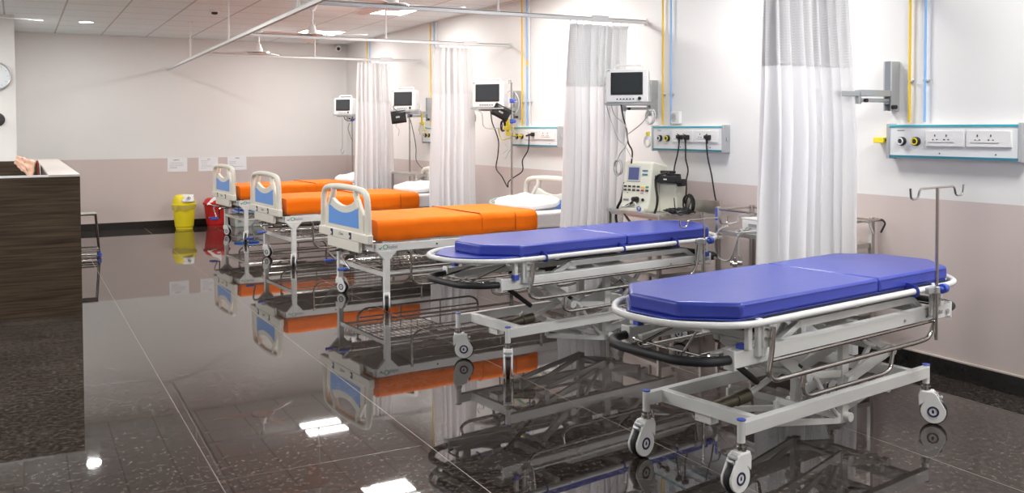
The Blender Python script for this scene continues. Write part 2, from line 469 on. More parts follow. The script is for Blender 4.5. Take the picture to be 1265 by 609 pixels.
struct('baseboard_back', MB().box((RX / 2 - 0.01, LY - 0.008, 0.05), (RX - 0.02, 0.016, 0.10)), M_SKIRT, bevel=0.002)
struct('trim_2', MB().box((RX / 2 - 0.01, LY - 0.006, 0.104), (RX - 0.02, 0.012, 0.008)), M_SKTOP, smooth=0)

# ================================================================== ceiling things
def panel(x, y, label, group=None):
    t = thing('ceiling_light', label, 'ceiling light', (x, y, HZ), 0, group)
    fr = MB()
    for sx, sy, dx, dy in ((0, 1, .6, .02), (0, -1, .6, .02), (1, 0, .02, .6), (-1, 0, .02, .6)):
        fr.box((sx * .291, sy * .291, -0.004), (dx, dy, 0.012))
    fr.build('frame', M_WPLA, t)
    MB().box((0, 0, -0.003), (.565, .565, 0.004)).build('diffuser', M_LAMP, t, smooth=0)
    ld = bpy.data.lights.new('ceiling_lamp', 'AREA'); ld.shape = 'SQUARE'; ld.size = 0.56; ld.energy = PANEL_W[y] if x > 0 else LEFT_W
    ld.color = (1.0, 0.985, 0.965)
    lo = bpy.data.objects.new('ceiling_lamp', ld); COL.objects.link(lo); lo.parent = t; lo.location = (0, 0, -0.008)

plab = {(3.8, 12.9): 'square lit ceiling panel nearest the far wall, behind the middle fan',
        (3.8, 10.2): 'square lit ceiling panel beside the fan at the top of the photo'}
for p in PANELS:
    panel(*p, plab.get(p, 'square lit ceiling panel outside the picture, continuing the row or added for extra light'), None if p in plab else 'ceiling panels out of view')

def downlight(x, y, label, group=None):
    t = thing('downlight', label, 'ceiling light', (x, y, HZ), 0, group)
    MB().lathe([(.098, 0.002), (.10, -0.006), (.085, -0.009), (.082, 0.0)], 32).build('rim', M_WPLA, t)
    MB().lathe([(.083, 0.0), (.083, -0.005)], 32).build('diffuser', M_LAMP, t)
    ld = bpy.data.lights.new('downlight_lamp', 'AREA'); ld.shape = 'DISK'; ld.size = 0.16; ld.energy = DOWN_W
    ld.color = (1.0, 0.98, 0.96)
    lo = bpy.data.objects.new('downlight_lamp', ld); COL.objects.link(lo); lo.parent = t; lo.location = (0, 0, -0.012)
dlab = {(0.8, 12.9): 'round downlight in the ceiling near the far wall, right of the other one',
        (0.2, 10.8): 'round downlight cut by the top edge of the photo'}
for p in DOWNS:
    downlight(*p, dlab.get(p, 'round downlight outside the picture on the left'), None if p in dlab else 'downlights out of view')

def fan(x, y, yaw, label, zb=2.485):
    t = thing('ceiling_fan', label, 'ceiling fan', (x, y, HZ), yaw)
    h = zb - HZ
    MB().lathe([(.02, 0), (.058, -0.001), (.055, -.03), (.03, -.075), (.016, -.08)], 24).build('canopy', M_FANW, t)
    MB().cyl((0, 0, -.07), (0, 0, h + .10), .011).build('down_rod', M_FANW, t)
    MB().lathe([(.014, h + .135), (.03, h + .12), (.036, h + .085), (.05, h + .05), (.055, h + .03), (.13, h + .026), (.15, h + .01), (.145, h - .012), (.10, h - .022), (.03, h - .028)], 36).build('motor', M_FANW, t)
    MB().lathe([(.153, h + .012), (.156, h + .004), (.153, h - .004)], 36).build('trim_ring', M_CHR, t)
    for k in range(3):
        a = 2 * pi * k / 3; R = Matrix.Rotation(a, 4, 'Z')
        b = MB(); n = 10; vs = []; fs = []
        for i in range(n + 1):
            r = .13 + (.62 - .13) * i / n
            w = .028 + .035 * min(1, i / 3.0)
            if i == n: w *= .7
            zz = h + .016 - .012 * i / n
            for sgn, zo in ((-1, -.006), (1, .010)):
                vs.append((r, sgn * w, zz + zo))
        m = len(vs)
        vs += [(v[0], v[1], v[2] - .004) for v in vs]
        for i in range(n):
            a0, a1, b0, b1 = 2 * i, 2 * i + 1, 2 * i + 2, 2 * i + 3
            fs += [(a0, a1, b1, b0), (m + a0, m + b0, m + b1, m + a1), (a0, b0, m + b0, m + a0), (a1, m + a1, m + b1, b1)]
        fs += [(0, m, m + 1, 1), (2 * n, 2 * n + 1, m + 2 * n + 1, m + 2 * n)]
        b.add(vs, fs, R); b.build('blade', M_FANW, t)
fan(2.95, 12.9, radians(-78), 'white ceiling fan farthest away, hanging before the far wall')
fan(2.866, 10.0, radians(-40), 'white ceiling fan in the middle of the row of three, beside a lit panel', 2.455)
fan(2.846, 7.5, radians(-20), 'white ceiling fan nearest the camera, cut by the top of the photo')
fan(-0.38, 9.9, radians(2), 'white ceiling fan at the left edge with only one blade tip showing')

t = thing('smoke_detector', 'small white smoke detector on the ceiling left of the curtain rail', 'smoke detector', (2.016, 10.98, HZ))
MB().lathe([(.055, 0), (.056, -.02), (.048, -.03)], 24).build('base', M_WPLA, t)
MB().lathe([(.036, -.028), (.034, -.048), (.02, -.055)], 24).build('sensor', M_BLK, t)

t = thing('security_camera', 'small round white security camera high in the far right corner', 'security camera', (4.60, LY, 2.76))
MB().cyl((0, 0, 0), (0, -.05, 0), .045).build('mount', M_WPLA, t, bevel=.004)
MB().cyl((0, -.03, -.01), (-.03, -.14, -.03), .052).build('housing', M_WPLA, t, bevel=.008)
MB().cyl((-.031, -.142, -.03), (-.0325, -.148, -.0313), .026).build('lens', M_BLK, t)

# ------------------------------------------------------------------ curtain rails
ZR = 2.345
def rail(a, b, label, hang, joints=(), endb=None):
    a = Vector(a); b = Vector(b)
    t = thing('curtain_rail', label, 'curtain rail', a)
    d = b - a
    m = MB(); x = Vector((0, 0, 1)).cross(d.normalized())
    m.bar((0, 0, .012), d + Vector((0, 0, .012)), .034, .006)
    for s in (-1, 1): 
        m.bar(x * s * .015, d + x * s * .015, .004, .028)
        m.bar(x * s * .011 + Vector((0, 0, -.014)), d + x * s * .011 + Vector((0, 0, -.014)), .010, .004)
    m.build('track', M_RAIL, t, smooth=0)
    for h in hang:
        p = Vector(h) - a
        MB().cyl((p.x, p.y, .015), (p.x, p.y, HZ - ZR - .012), .009, n=10).cyl((p.x, p.y, HZ - ZR - .02), (p.x, p.y, HZ - ZR), .028, n=14).cyl((p.x, p.y, .012), (p.x, p.y, .03), .016, n=10).build('hanger', M_WPLA, t)
    for j in joints:
        p = Vector(j) - a
        MB().box((p.x, p.y, .006), (.17, .044, .05)).build('joint_sleeve', M_RAIL, t, bevel=.003)
    if endb:
        MB().box((b - a) + Vector((-.006, 0, 0)), (.012, .05, .06)).build('wall_bracket', M_WPLA, t, bevel=.002) if endb == 'x' else \
            MB().box((b - a) + Vector((0, -.006, 0)), (.05, .012, .05)).build('wall_bracket', M_WPLA, t, bevel=.002)
    return t
def mx_(y): return 1.86 + 0.0146 * (y - 5.0)
rail((mx_(-1.5), -1.5, ZR), (2.0, LY, ZR), 'long white curtain rail hanging lengthwise under the ceiling to the far wall',
     [(mx_(y), y, ZR) for y in (12.35, 9.75, 6.95, 4.3, 1.7, -.9)], endb='y')
CR = [(11.52, 'white cross rail nearest the far wall, carrying the farthest curtain'),
      (8.97, 'white cross rail carrying the second curtain from the far wall'),
      (6.48, 'white cross rail carrying the curtain behind the largest monitor'),
      (3.97, 'white cross rail above the photo carrying the nearest curtain')]
for y, lab in CR:
    rail((mx_(y) + .02, y, ZR), (RX, y, ZR), lab, [(3.33, y, ZR)], joints=[(4.27, y, ZR)] if y > 4 else [], endb='x')

# ------------------------------------------------------------------ curtains
def curtain(Y, xt, xb, zs, zbot, n, seed, label):
    rnd = random.Random(seed)
    t = thing('privacy_curtain', label, 'curtain', (0, Y, 0))
    ztop = ZR - .045
    ph = [rnd.uniform(0, 6.28) for _ in range(6)]
    def fn(z0_, z1_):
        def f(u, v):
            z = z0_ + (z1_ - z0_) * v
            q = (ztop - z) / (ztop - zbot)
            a0 = xt[0] + (xb[0] - xt[0]) * q ** .7; a1 = xt[1] + (xb[1] - xt[1]) * q ** .7
            w = u + .018 * sin(2 * pi * 2 * u + ph[0]) + .02 * q * sin(2 * pi * 3 * u + ph[1])
            x = a0 + (a1 - a0) * w + .010 * sin(4 * z + ph[3]) * q
            amp = .030 + .040 * min(1, q * 2.5) + .012 * sin(5 * u * pi + ph[2])
            y = amp * sin(2 * pi * n * u + .5 * sin(2.0 * z + ph[4]) * q + .8 * sin(7 * u + ph[5]))
            y += .010 * sin(2 * pi * n * 2.1 * u + ph[1] + 2 * z) * q
            y += .02 * sin(1.7 * z + ph[2]) * q
            x += .014 * sin(2 * pi * n * u * 2 + ph[5]) * (.5 + .5 * q)
            return Vector((x, y, z))
        return f
    MB().grid(fn(zbot, zs), n * 14, 26).build('cloth', M_CURT, t, smooth=180)
    MB().grid(fn(zs - .012, ztop), n * 14, 10).build('netting_band', M_NET, t, smooth=180)
    MB().grid(fn(zs - .006, zs + .002), n * 14, 1).build('seam_hem', M_CURT, t, smooth=180)
    MB().grid(fn(ztop - .03, ztop), n * 14, 1).build('header_tape', M_CURT, t, smooth=180)
    f = fn(zs, ztop)
    for k in range(n + 1):
        p = f(k / n, 1)
        MB().cyl((p.x, p.y * .3, ZR - .012), (p.x, p.y * .8, ztop - .012), .0028, n=6).cyl((p.x, -.006, ZR - .016), (p.x, .006, ZR - .016), .007, n=8).build('glider', M_WPLA, t)
curtain(11.52, (3.88, 4.30), (3.83, 4.36), 1.80, .10, 7, 1, 'white privacy curtain farthest away, beside the last bed')
curtain(8.97, (3.85, 4.29), (3.79, 4.33), 1.82, .10, 7, 2, 'white privacy curtain hanging between the nearest two orange beds')
curtain(6.48, (3.98, 4.56), (3.90, 4.44), 1.80, .10, 8, 3, 'white privacy curtain behind the largest monitor and the defibrillator')
curtain(3.97, (3.74, 4.35), (3.70, 4.43), 1.808, .08, 8, 4, 'large white privacy curtain nearest the camera, behind the front stretcher')

# ================================================================== wall fittings
def console(ye, wd, label, plugs=()):
    """medical gas and socket panel; ye = far end, runs towards the camera"""
    t = thing('bedhead_console', label, 'wall console', (RX, ye, 1.262), 0, 'medical gas and socket consoles along the right wall')
    D = .06; H = .2
    MB().box((-D / 2, -wd / 2, H / 2), (D, wd, H)).build('housing', M_CONS, t, bevel=.003)
    MB().box((-D - .002, -wd / 2, H - .009), (.006, wd, .012)).build('top_stripe', M_TEAL, t)
    MB().box((-D - .002, -wd / 2, .009), (.006, wd, .014)).build('bottom_stripe', M_TEALD, t)
    for y in (.008, -wd - .008):
        MB().box((-D / 2 - .002, y, H / 2), (D + .01, .022, H + .012)).build('end_cap', M_ALU, t, bevel=.003)
    MB().box((-D / 2, -wd - .022, .10), (.02, .012, .03)).build('end_hook', M_ALU, t, bevel=.002)
    for fr_, col in ((.115, M_WPLA), (.235, M_YELL)):
        y = -wd * fr_
        g = MB().cyl((-D + .002, y, .1), (-D - .022, y, .1), .026, n=28).build('gas_outlet', M_BLK, t, bevel=.002)
        MB().tube([Vector((-D - .024, y + .018 * cos(a), .1 + .018 * sin(a))) for a in [2 * pi * k / 24 for k in range(24)]], .0045, closed=True).build('colour_ring', col, g)
        MB().cyl((-D - .02, y, .1), (-D - .030, y, .1), .008, n=16).build('port', M_DGR, g)
    for a, b in ((.315, .615), (.632, .955)):
        y0, y1 = -wd * a, -wd * b
        p = MB().box((-D - .006, (y0 + y1) / 2, .118), (.014, abs(y1 - y0), .092)).build('socket_plate', M_WPLA, t, bevel=.003)
        for q in (.30, .60) if a > .5 or True else ():
            yc = y0 + (y1 - y0) * q + .01
            h = MB().box((-D - .014, yc, .135), (.002, .006, .012)).box((-D - .014, yc + .013, .112), (.002, .009, .005)).box((-D - .014, yc - .013, .112), (.002, .009, .005)).build('pin_holes', M_BLK, p, smooth=0)
        MB().box((-D - .015, (y0 + y1) / 2 + .02, .098), (.003, .17, .004)).build('switch_ridge', M_ALU, p)
    for fr_ in (.42, .84):
        MB().cyl((-D, -wd * fr_, .032), (-D - .003, -wd * fr_, .032), .004, n=10).build('screw', M_DGR, t)
    MB().box((-D - .0015, -wd * .1, H - .035), (.002, .05, .004)).build('maker_mark', M_INK, t, smooth=0)
    return t
console(3.915, .83, 'pale grey gas and socket console nearest the camera, nothing plugged in')
console(6.293, .86, 'gas and socket console with three black plugs pushed in')
console(8.787, .94, 'gas and socket console above the nearest orange bed, one black plug')
console(11.28, .94, 'gas and socket console half hidden by the second curtain from the far wall')
console(13.75, .94, 'gas and socket console hidden behind the farthest curtain')

def pipe(y, x, m, label, z0_=1.475, clips=(1.72,), marks=()):
    t = thing('gas_pipe', label, 'pipe', (x, y, z0_), 0, 'painted gas pipes running up the right wall')
    MB().cyl((0, 0, 0), (0, 0, HZ - z0_), .0075, n=12).build('tube', m, t)
    for c in clips:
        MB().box((RX - x - .012, 0, c - z0_), (.024, .03, .014)).cyl((-.008, -.02, c - z0_), (.004, -.02, c - z0_), .006, n=8).build('clip', M_ALU, t, bevel=.001)
    for a, b, mm in marks:
        MB().cyl((0, 0, a - z0_), (0, 0, b - z0_), .0082, n=12).build('colour_band', mm, t)
names = ['at the nearest console', 'at the console with three plugs', 'above the nearest orange bed', 'between the two farthest curtains', 'behind the farthest curtain']
for (ya, yb), nm in zip([(3.805, 3.698), (6.214, 6.106), (8.64, 8.534), (11.096, 10.975), (13.542, 13.42)], names):
    pipe(ya, RX - .022, M_YPIPE, 'yellow gas pipe ' + nm)
    pipe(yb, RX - .022, M_BPIPE, 'sky blue gas pipe ' + nm, marks=[(2.10, 2.16, M_YPIPE)] if ya > 8 else [])
for y in (8.47, 10.88): pipe(y, RX - .02, M_RAIL, 'thin white pipe beside the blue gas pipe at y' if False else ('thin white pipe right of the blue one above the nearest orange bed' if y < 9 else 'thin white pipe right of the blue one between the far curtains'))

t = thing('yellow_gas_outlet', 'small yellow block on the wall at the left end of the nearest console', 'gas outlet', (RX, 4.0, 1.35))
MB().box((-.03, 0, .016), (.06, .075, .034)).build('block', M_YELL, t, bevel=.003)
MB().box((-.03, -.045, .016), (.02, .02, .014)).build('connector', M_DGR, t)

t = thing('wall_socket', 'small white round-faced wall socket above the console with three plugs', 'socket', (RX, 6.04, 1.48))
MB().box((-.018, 0, .05), (.036, .10, .10)).build('plate', M_WPLA, t, bevel=.004)
MB().tube([Vector((-.038, .012 + .026 * cos(2 * pi * k / 20), .052 + .032 * sin(2 * pi * k / 20))) for k in range(20)], .004, closed=True).build('recess_ring', M_ALU, t)
MB().cyl((-.034, .012, .052), (-.038, .012, .052), .022).build('recess', M_GCAB, t)

M_GREYA = mat('mid_grey_insert', (0.22, 0.24, 0.26), 0.5)
def wall_arm(y, label, grp, reach=.40, z=1.545):
    t = thing('monitor_bracket', label, 'wall bracket', (RX, y, z), 0, grp)
    MB().box((-.012, 0, .15), (.024, .062, .30)).box((-.045, .026, .15), (.05, .010, .30)).box((-.045, -.026, .15), (.05, .010, .30)).build('wall_channel', M_ALU, t, bevel=.002)
    MB().box((-.066, .0, .17), (.006, .042, .26)).build('channel_insert', M_GREYA, t)
    MB().box((-.06 - .13, 0, .105), (.27, .05, .038)).build('upper_arm', M_ALU, t, bevel=.003)
    MB().box((-.06 - .29, 0.006, .100), (.26, .05, .030)).build('fore_arm', M_ALU, t, bevel=.003)
    MB().cyl((-.05, 0, .062), (-reach + .08, 0, .062), .012).cyl((-reach + .08, 0, .04), (-reach + .08, 0, .09), .018).build('lower_link', M_ALU, t, bevel=.001)
    MB().cyl((-.062, -.03, .022), (-.062, -.06, .022), .013).build('lock_knob', M_BLK, t, bevel=.002)
    MB().cyl((-reach + .10, -.03, .06), (-reach + .10, -.05, .06), .012).build('arm_knob', M_BLK, t, bevel=.002)
    return t
wall_arm(3.925, 'empty grey folding monitor arm on the wall beside the nearest curtain', None, .40)
G = 'monitor arms on the right wall'
wall_arm(6.34, 'grey wall arm holding up the largest monitor', G)
wall_arm(8.73, 'grey wall arm carrying the monitor over the nearest orange bed', G)
wall_arm(11.12, 'grey wall arm carrying the monitor between the two farthest curtains', G)
wall_arm(13.6, 'grey wall arm carrying the monitor by the far corner', G)

CABLES = {
    'm1_grey_a': [(4.260, 6.361, 1.647), (4.260, 6.326, 1.567), (4.260, 6.268, 1.468), (4.260, 6.188, 1.357), (4.260, 6.098, 1.307), (4.260, 5.999, 1.206)],
    'm1_grey_b': [(4.270, 6.306, 1.639), (4.270, 6.259, 1.553), (4.270, 6.157, 1.500), (4.270, 6.079, 1.435), (4.270, 6.090, 1.319), (4.270, 6.180, 1.240), (4.270, 6.225, 1.174)],
    'm1_black': [(4.280, 6.182, 1.642), (4.280, 6.149, 1.532), (4.280, 6.104, 1.435), (4.280, 6.082, 1.332), (4.280, 6.027, 1.263), (4.280, 6.038, 1.167)],
    'm1_grey_c': [(4.400, 6.264, 1.395), (4.400, 6.140, 1.447), (4.400, 6.042, 1.499), (4.400, 5.977, 1.555), (4.400, 5.924, 1.580)],
    'p1': [(4.640, 5.906, 1.395), (4.640, 5.896, 1.330), (4.640, 5.916, 1.240), (4.640, 5.957, 1.123), (4.640, 5.967, 1.018), (4.640, 5.999, 0.912)],
    'p2': [(4.640, 5.825, 1.395), (4.640, 5.815, 1.293), (4.640, 5.814, 1.204), (4.640, 5.784, 1.116), (4.640, 5.804, 1.039), (4.640, 5.804, 0.963), (4.640, 5.824, 0.859), (4.640, 5.874, 0.740)],
    'p3': [(4.640, 5.567, 1.396), (4.640, 5.562, 1.297), (4.640, 5.543, 1.199), (4.640, 5.505, 1.090), (4.640, 5.477, 0.975), (4.640, 5.458, 0.909), (4.640, 5.412, 0.814)],
    'm2_power': [(4.550, 9.042, 1.638), (4.550, 9.005, 1.514), (4.550, 8.910, 1.401), (4.550, 8.854, 1.297), (4.550, 8.874, 1.158), (4.550, 8.914, 1.018), (4.550, 8.782, 0.936), (4.550, 8.653, 0.831), (4.550, 8.635, 0.883), (4.550, 8.508, 0.940), (4.550, 8.324, 1.014), (4.550, 8.323, 1.122), (4.550, 8.211, 1.223), (4.550, 8.185, 1.337), (4.550, 8.177, 1.394)],
    'm2_tube': [(4.450, 9.158, 1.692), (4.450, 9.199, 1.649), (4.450, 9.058, 1.611), (4.450, 9.020, 1.480), (4.450, 8.884, 1.444), (4.450, 8.639, 1.453)],
    'm2_white': [(4.420, 9.134, 1.858), (4.420, 9.216, 1.826), (4.420, 9.237, 1.747), (4.420, 9.259, 1.685), (4.420, 9.239, 1.596)],
    'm2_drop': [(4.420, 9.241, 1.507), (4.420, 9.231, 1.418), (4.420, 9.212, 1.339)],
    'm2_yel': [(4.620, 8.979, 1.453), (4.620, 8.979, 1.391), (4.620, 8.913, 1.326), (4.620, 8.763, 1.340), (4.620, 8.635, 1.367), (4.620, 8.457, 1.376)],
    'm2_loop': [(4.550, 8.718, 1.794), (4.550, 8.626, 1.833), (4.550, 8.483, 1.819), (4.550, 8.396, 1.734), (4.550, 8.414, 1.643), (4.550, 8.520, 1.578)],
    'm2_mask': [(4.550, 8.704, 1.282), (4.550, 8.650, 1.231), (4.550, 8.742, 1.178), (4.550, 8.706, 1.128), (4.550, 8.614, 1.207), (4.550, 8.559, 1.233)],
    'm3_tube': [(4.420, 11.741, 1.675), (4.420, 11.762, 1.438), (4.420, 11.752, 1.221), (4.420, 11.756, 1.048)],
    'm3_cord': [(4.420, 11.476, 1.533), (4.420, 11.565, 1.480), (4.420, 11.448, 1.438), (4.420, 11.480, 1.353)],
    'm3_cable': [(4.580, 11.505, 1.640), (4.580, 11.421, 1.522), (4.580, 11.312, 1.331), (4.580, 11.260, 1.184), (4.580, 11.262, 1.048), (4.580, 11.153, 0.977), (4.580, 11.019, 0.930)],
    'm3_loop': [(4.500, 11.590, 1.716), (4.500, 11.444, 1.777), (4.500, 11.217, 1.750), (4.500, 10.998, 1.745), (4.500, 10.892, 1.702), (4.500, 10.946, 1.641)],
    'm4_cable': [(4.400, 13.779, 1.612), (4.400, 13.784, 1.439), (4.400, 13.793, 1.179), (4.400, 13.875, 1.115), (4.400, 13.796, 1.067), (4.400, 13.715, 1.119)],
    'm4_loop': [(4.420, 13.800, 1.662), (4.420, 13.683, 1.586), (4.420, 13.450, 1.572), (4.420, 13.335, 1.631)],
    'm4_b': [(4.500, 13.734, 1.538), (4.500, 13.815, 1.464), (4.500, 13.739, 1.364), (4.500, 13.626, 1.266)],
    't2_loop': [(4.350, 4.989, 0.765), (4.350, 5.073, 0.729), (4.350, 5.125, 0.672), (4.350, 5.133, 0.602), (4.350, 5.098, 0.543), (4.350, 5.030, 0.517), (4.350, 4.963, 0.537), (4.350, 4.922, 0.609), (4.350, 4.882, 0.697), (4.350, 4.834, 0.740)],
    't2_l1': [(4.355, 4.896, 0.740), (4.355, 4.904, 0.655), (4.355, 4.936, 0.551), (4.355, 4.944, 0.505)],
    't2_l2': [(4.360, 4.893, 0.740), (4.360, 4.901, 0.639), (4.360, 4.925, 0.541), (4.360, 4.925, 0.496)],
    't2_l3': [(4.350, 4.890, 0.741), (4.350, 4.874, 0.642), (4.350, 4.873, 0.559), (4.350, 4.865, 0.515)],
    't2_up': [(4.400, 5.038, 0.769), (4.400, 4.947, 0.794), (4.400, 4.939, 0.829), (4.400, 4.890, 0.849), (4.400, 4.794, 0.863), (4.400, 4.686, 0.877)],
    'd_hose1': [(4.250, 6.084, 1.018), (4.250, 6.128, 0.887), (4.250, 6.185, 0.811), (4.250, 6.208, 0.731), (4.250, 6.185, 0.655)],
    'd_hose2': [(4.220, 5.943, 0.868), (4.220, 6.063, 0.809), (4.220, 6.019, 0.748), (4.220, 5.953, 0.703)],
    'd_paddle': [(4.250, 5.524, 1.118), (4.250, 5.661, 1.082), (4.250, 5.681, 1.020), (4.250, 5.661, 0.923), (4.250, 5.671, 0.849), (4.250, 5.712, 0.772)],
}
def cable_part(name, key, r, m, parent, tail=None):
    return MB().tube(smooth_path(CABLES[key]), r, n=7).build(name, m, parent, world=True)

def monitor(x, y, z, yaw, w, h, label):
    """front faces local -x; z is the bottom of the housing"""
    t = thing('patient_monitor', label, 'patient monitor', (x, y, z), yaw, 'patient monitors on wall arms')
    D = .13
    prof = [(-D * .5, 0), (-D * .5 + .008, h), (D * .5 - .02, h - .02), (D * .5, h * .35), (D * .5, 0)]
    MB().prism(prof, -w / 2, w / 2, 'y').build('housing', M_WPLA, t, bevel=.012, seg=3)
    sl = -.008 / h
    fx = -D / 2 - .002
    MB().box((fx + .004, 0, h * .56), (.012, w * .74, h * .66), rot=(0, .03, 0)).build('screen_bezel', M_BLK, t, bevel=.003)
    MB().box((fx - .0025, 0, h * .57), (.003, w * .655, h * .565), rot=(0, .03, 0)).build('screen', M_SCREEN, t)
    for k in range(6):
        MB().box((fx - .001, w * (.22 - .075 * k), h * .10), (.008, w * .035, h * .035)).build('button', M_DGR, t, bevel=.001)
    MB().cyl((fx + .002, -w * .30, h * .115), (fx - .014, -w * .30, h * .115), w * .038).build('dial', M_BLK, t, bevel=.002)
    MB().box((0, 0, -.012), (D * 1.3, w * 1.02, .014)).build('tray', M_ALU, t, bevel=.002)
    MB().tube(fillet([(.01, -w * .32, h - .03), (.01, -w * .32, h + .03), (.01, w * .32, h + .03), (.01, w * .32, h - .03)], .02), .008).build('handle', M_WPLA, t)
    for k in range(3): MB().cyl((-.01, w / 2 - .002, h * (.75 - .2 * k)), (-.01, w / 2 + .008, h * (.75 - .2 * k)), .007).build('port', M_ALU, t)
    MB().box((fx - .0005, w * .42, h * .95), (.004, .018, .006)).build('maker_mark', M_TEALD, t)
    return t
M1 = monitor(4.36, 6.20, 1.652, radians(47), .345, .27, 'largest cream-white patient monitor, on the arm behind the two blue stretchers')
M2 = monitor(4.36, 8.68, 1.665, radians(40), .36, .27, 'patient monitor above the nearest orange bed, with a black cuff hanging beside it')
M3 = monitor(4.36, 11.06, 1.68, radians(38), .35, .26, 'patient monitor between the two farthest curtains, black cuff below it')
M4 = monitor(4.36, 13.50, 1.665, radians(35), .34, .25, 'smallest-looking patient monitor, by the far corner left of the farthest curtain')
cable_part('cable', 'm1_grey_a', .004, M_GCAB, M1); cable_part('cable', 'm1_grey_b', .004, M_GCAB, M1)
cable_part('cable', 'm1_black', .0065, M_BLK, M1); cable_part('cable', 'm1_grey_c', .004, M_GCAB, M1)
def coil(name, c, r, m, parent, turns=4, tr=.004, seed=0, ax='x', world=True, sq=1.25):
    rnd = random.Random(seed); pts = []
    for k in range(turns * 18 + 1):
        a = 2 * pi * k / 18; rr = r * (1 + .12 * sin(a * .37 + seed))
        j = Vector((.012 * sin(a * .23 + seed), rr * cos(a), rr * sq * sin(a)))
        j = Matrix.Rotation(.5 * sin(k / 9.0 + seed), 3, 'X') @ j
        if ax == 'y': j = Vector((j.y, j.x, j.z))
        if ax == 'z': j = Vector((j.y, j.z * .8, abs(j.x) * 1.2 + .004 * (k % 5)))
        pts.append(Vector(c) + j)
    return MB().tube(pts, tr, n=6).build(name, m, parent, world=world)
coil('coiled_cable', (4.5, 6.09, 1.535), .045, M_WCAB, M1, 4, .005, 1)
coil('coiled_cable', (4.5, 6.12, 1.335), .035, M_WCAB, M1, 3, .004, 2)
coil('coiled_cable', (4.25, 6.173, 1.131), .05, M_GCAB, M1, 4, .003, 3)
MB().box((4.5, 6.12, 1.40), (.02, .03, .03)).build('yellow_connector', M_YELL, M1, world=True, bevel=.003)
cable_part('cable', 'm2_power', .0065, M_BLK, M2); cable_part('cable', 'm2_tube', .004, M_GCAB, M2)
cable_part('cable', 'm2_white', .005, M_WCAB, M2); cable_part('cable', 'm2_drop', .004, M_GCAB, M2)
coil('coiled_cable', (4.42, 9.20, 1.56), .035, M_WCAB, M2, 4, .005, 5)
MB().box((4.42, 9.21, 1.33), (.02, .02, .045)).build('finger_sensor', M_BLK, M2, world=True, bevel=.004)
cable_part('cable', 'm3_tube', .004, M_GCAB, M3); cable_part('cable', 'm3_cord', .003, M_GCAB, M3); cable_part('cable', 'm3_cable', .005, M_DGR, M3)
coil('coiled_cable', (4.42, 11.75, 1.02), .03, M_DGR, M3, 3, .005, 6)
MB().box((4.60, 8.46, 1.378), (.05, .03, .05)).build('plug', M_BLK, M2, world=True, bevel=.008) if False else None
cable_part('cable', 'm4_cable', .004, M_GCAB, M4); cable_part('cable', 'm4_loop', .006, M_DGR, M4)

def plug_cable(key, label, y, z=1.372, grp='black power cables plugged into the second console'):
    t = thing('power_cable', label, 'power cable', CABLES[key][0], 0, grp)
    cable_part('cable', key, .006, M_BLK, t)
    MB().box((RX - .084, y, z), (.035, .042, .038)).box((RX - .105, y, z + .004), (.03, .03, .028)).cyl((RX - .098, y, z), (RX - .095, y, z - .05), .011, .007).build('plug', M_BLK, t, world=True, bevel=.006)
plug_cable('p1', 'black power cable on the leftmost plug of the console with three plugs', CABLES['p1'][0][1])
plug_cable('p2', 'black power cable on the middle plug of the console with three plugs', CABLES['p2'][0][1])
plug_cable('p3', 'black power cable on the rightmost plug, hanging down to the steel trolley', CABLES['p3'][0][1])
MB().box((RX - .084, 8.30, 1.385), (.035, .042, .04)).cyl((RX - .1, 8.30, 1.385), (4.58, 8.31, 1.37), .012, .008).build('plug', M_BLK, M2, world=True, bevel=.006)

# ------------------------------------------------------------------ drip poles beside the beds
def drip_stand(x, y, top, label, clamps, arms=True):
    t = thing('drip_stand', label, 'drip stand', (x, y, 0), 0, 'chrome drip stands at the bed heads')
    MB().cyl((0, 0, .02), (0, 0, top), .0105, n=12).build('pole', M_CHR, t)
    b = MB()
    for k in range(4):
        a = pi / 4 + pi / 2 * k
        b.bar((0, 0, .045), (.2 * cos(a), .2 * sin(a), .012), .022, .018)
    b.cyl((0, 0, .0), (0, 0, .07), .022); b.build('base', M_CHR, t)
    for z in clamps:
        MB().cyl((0, 0, z - .022), (0, 0, z + .022), .02).box((-.005, -.03, z), (.02, .05, .016)).cyl((0, -.045, z), (0, -.07, z), .018).build('blue_clamp', M_BLUEC, t, bevel=.003)
    if arms:
        for s in (-1, 1):
            MB().tube(fillet([(0, 0, top - .01), (0, s * .09, top - .0), (0, s * .12, top - .05), (0, s * .15, top - .04), (0, s * .155, top)], .02), .004).build('hook', M_CHR, t)
    return t
D1 = drip_stand(4.52, 8.50, 1.92, 'chrome drip stand with blue clamps and yellow tubing beside the nearest orange bed', (1.73, 1.52), False)
MB().tube(fillet([(0, 0, 1.90), (0, .02, 1.95), (0, .055, 1.95), (0, .055, 1.91)], .02), .004).build('hook', M_CHR, D1)
MB().tube(fillet([(0, -.12, 1.72), (0, .26, 1.74), (0, .29, 1.71), (0, .27, 1.69)], .02), .004).build('hook', M_WPLA, D1)
cable_part('tubing', 'm2_loop', .004, M_CLEAR, D1); 
D2 = drip_stand(4.46, 11.18, 1.80, 'chrome drip stand between the two farthest curtains', (1.765, 1.615), False)
MB().tube(fillet([(0, -.28, 1.76), (0, .18, 1.78), (0, .28, 1.74)], .03), .004).build('hook', M_CHR, D2)
cable_part('tubing', 'm3_loop', .005, M_CLEAR, D2)
D3 = drip_stand(4.50, 13.62, 1.90, 'chrome drip stand by the far corner, left of the farthest curtain', (1.79, 1.585), False)
cable_part('cable', 'm4_b', .004, M_DGR, D3)

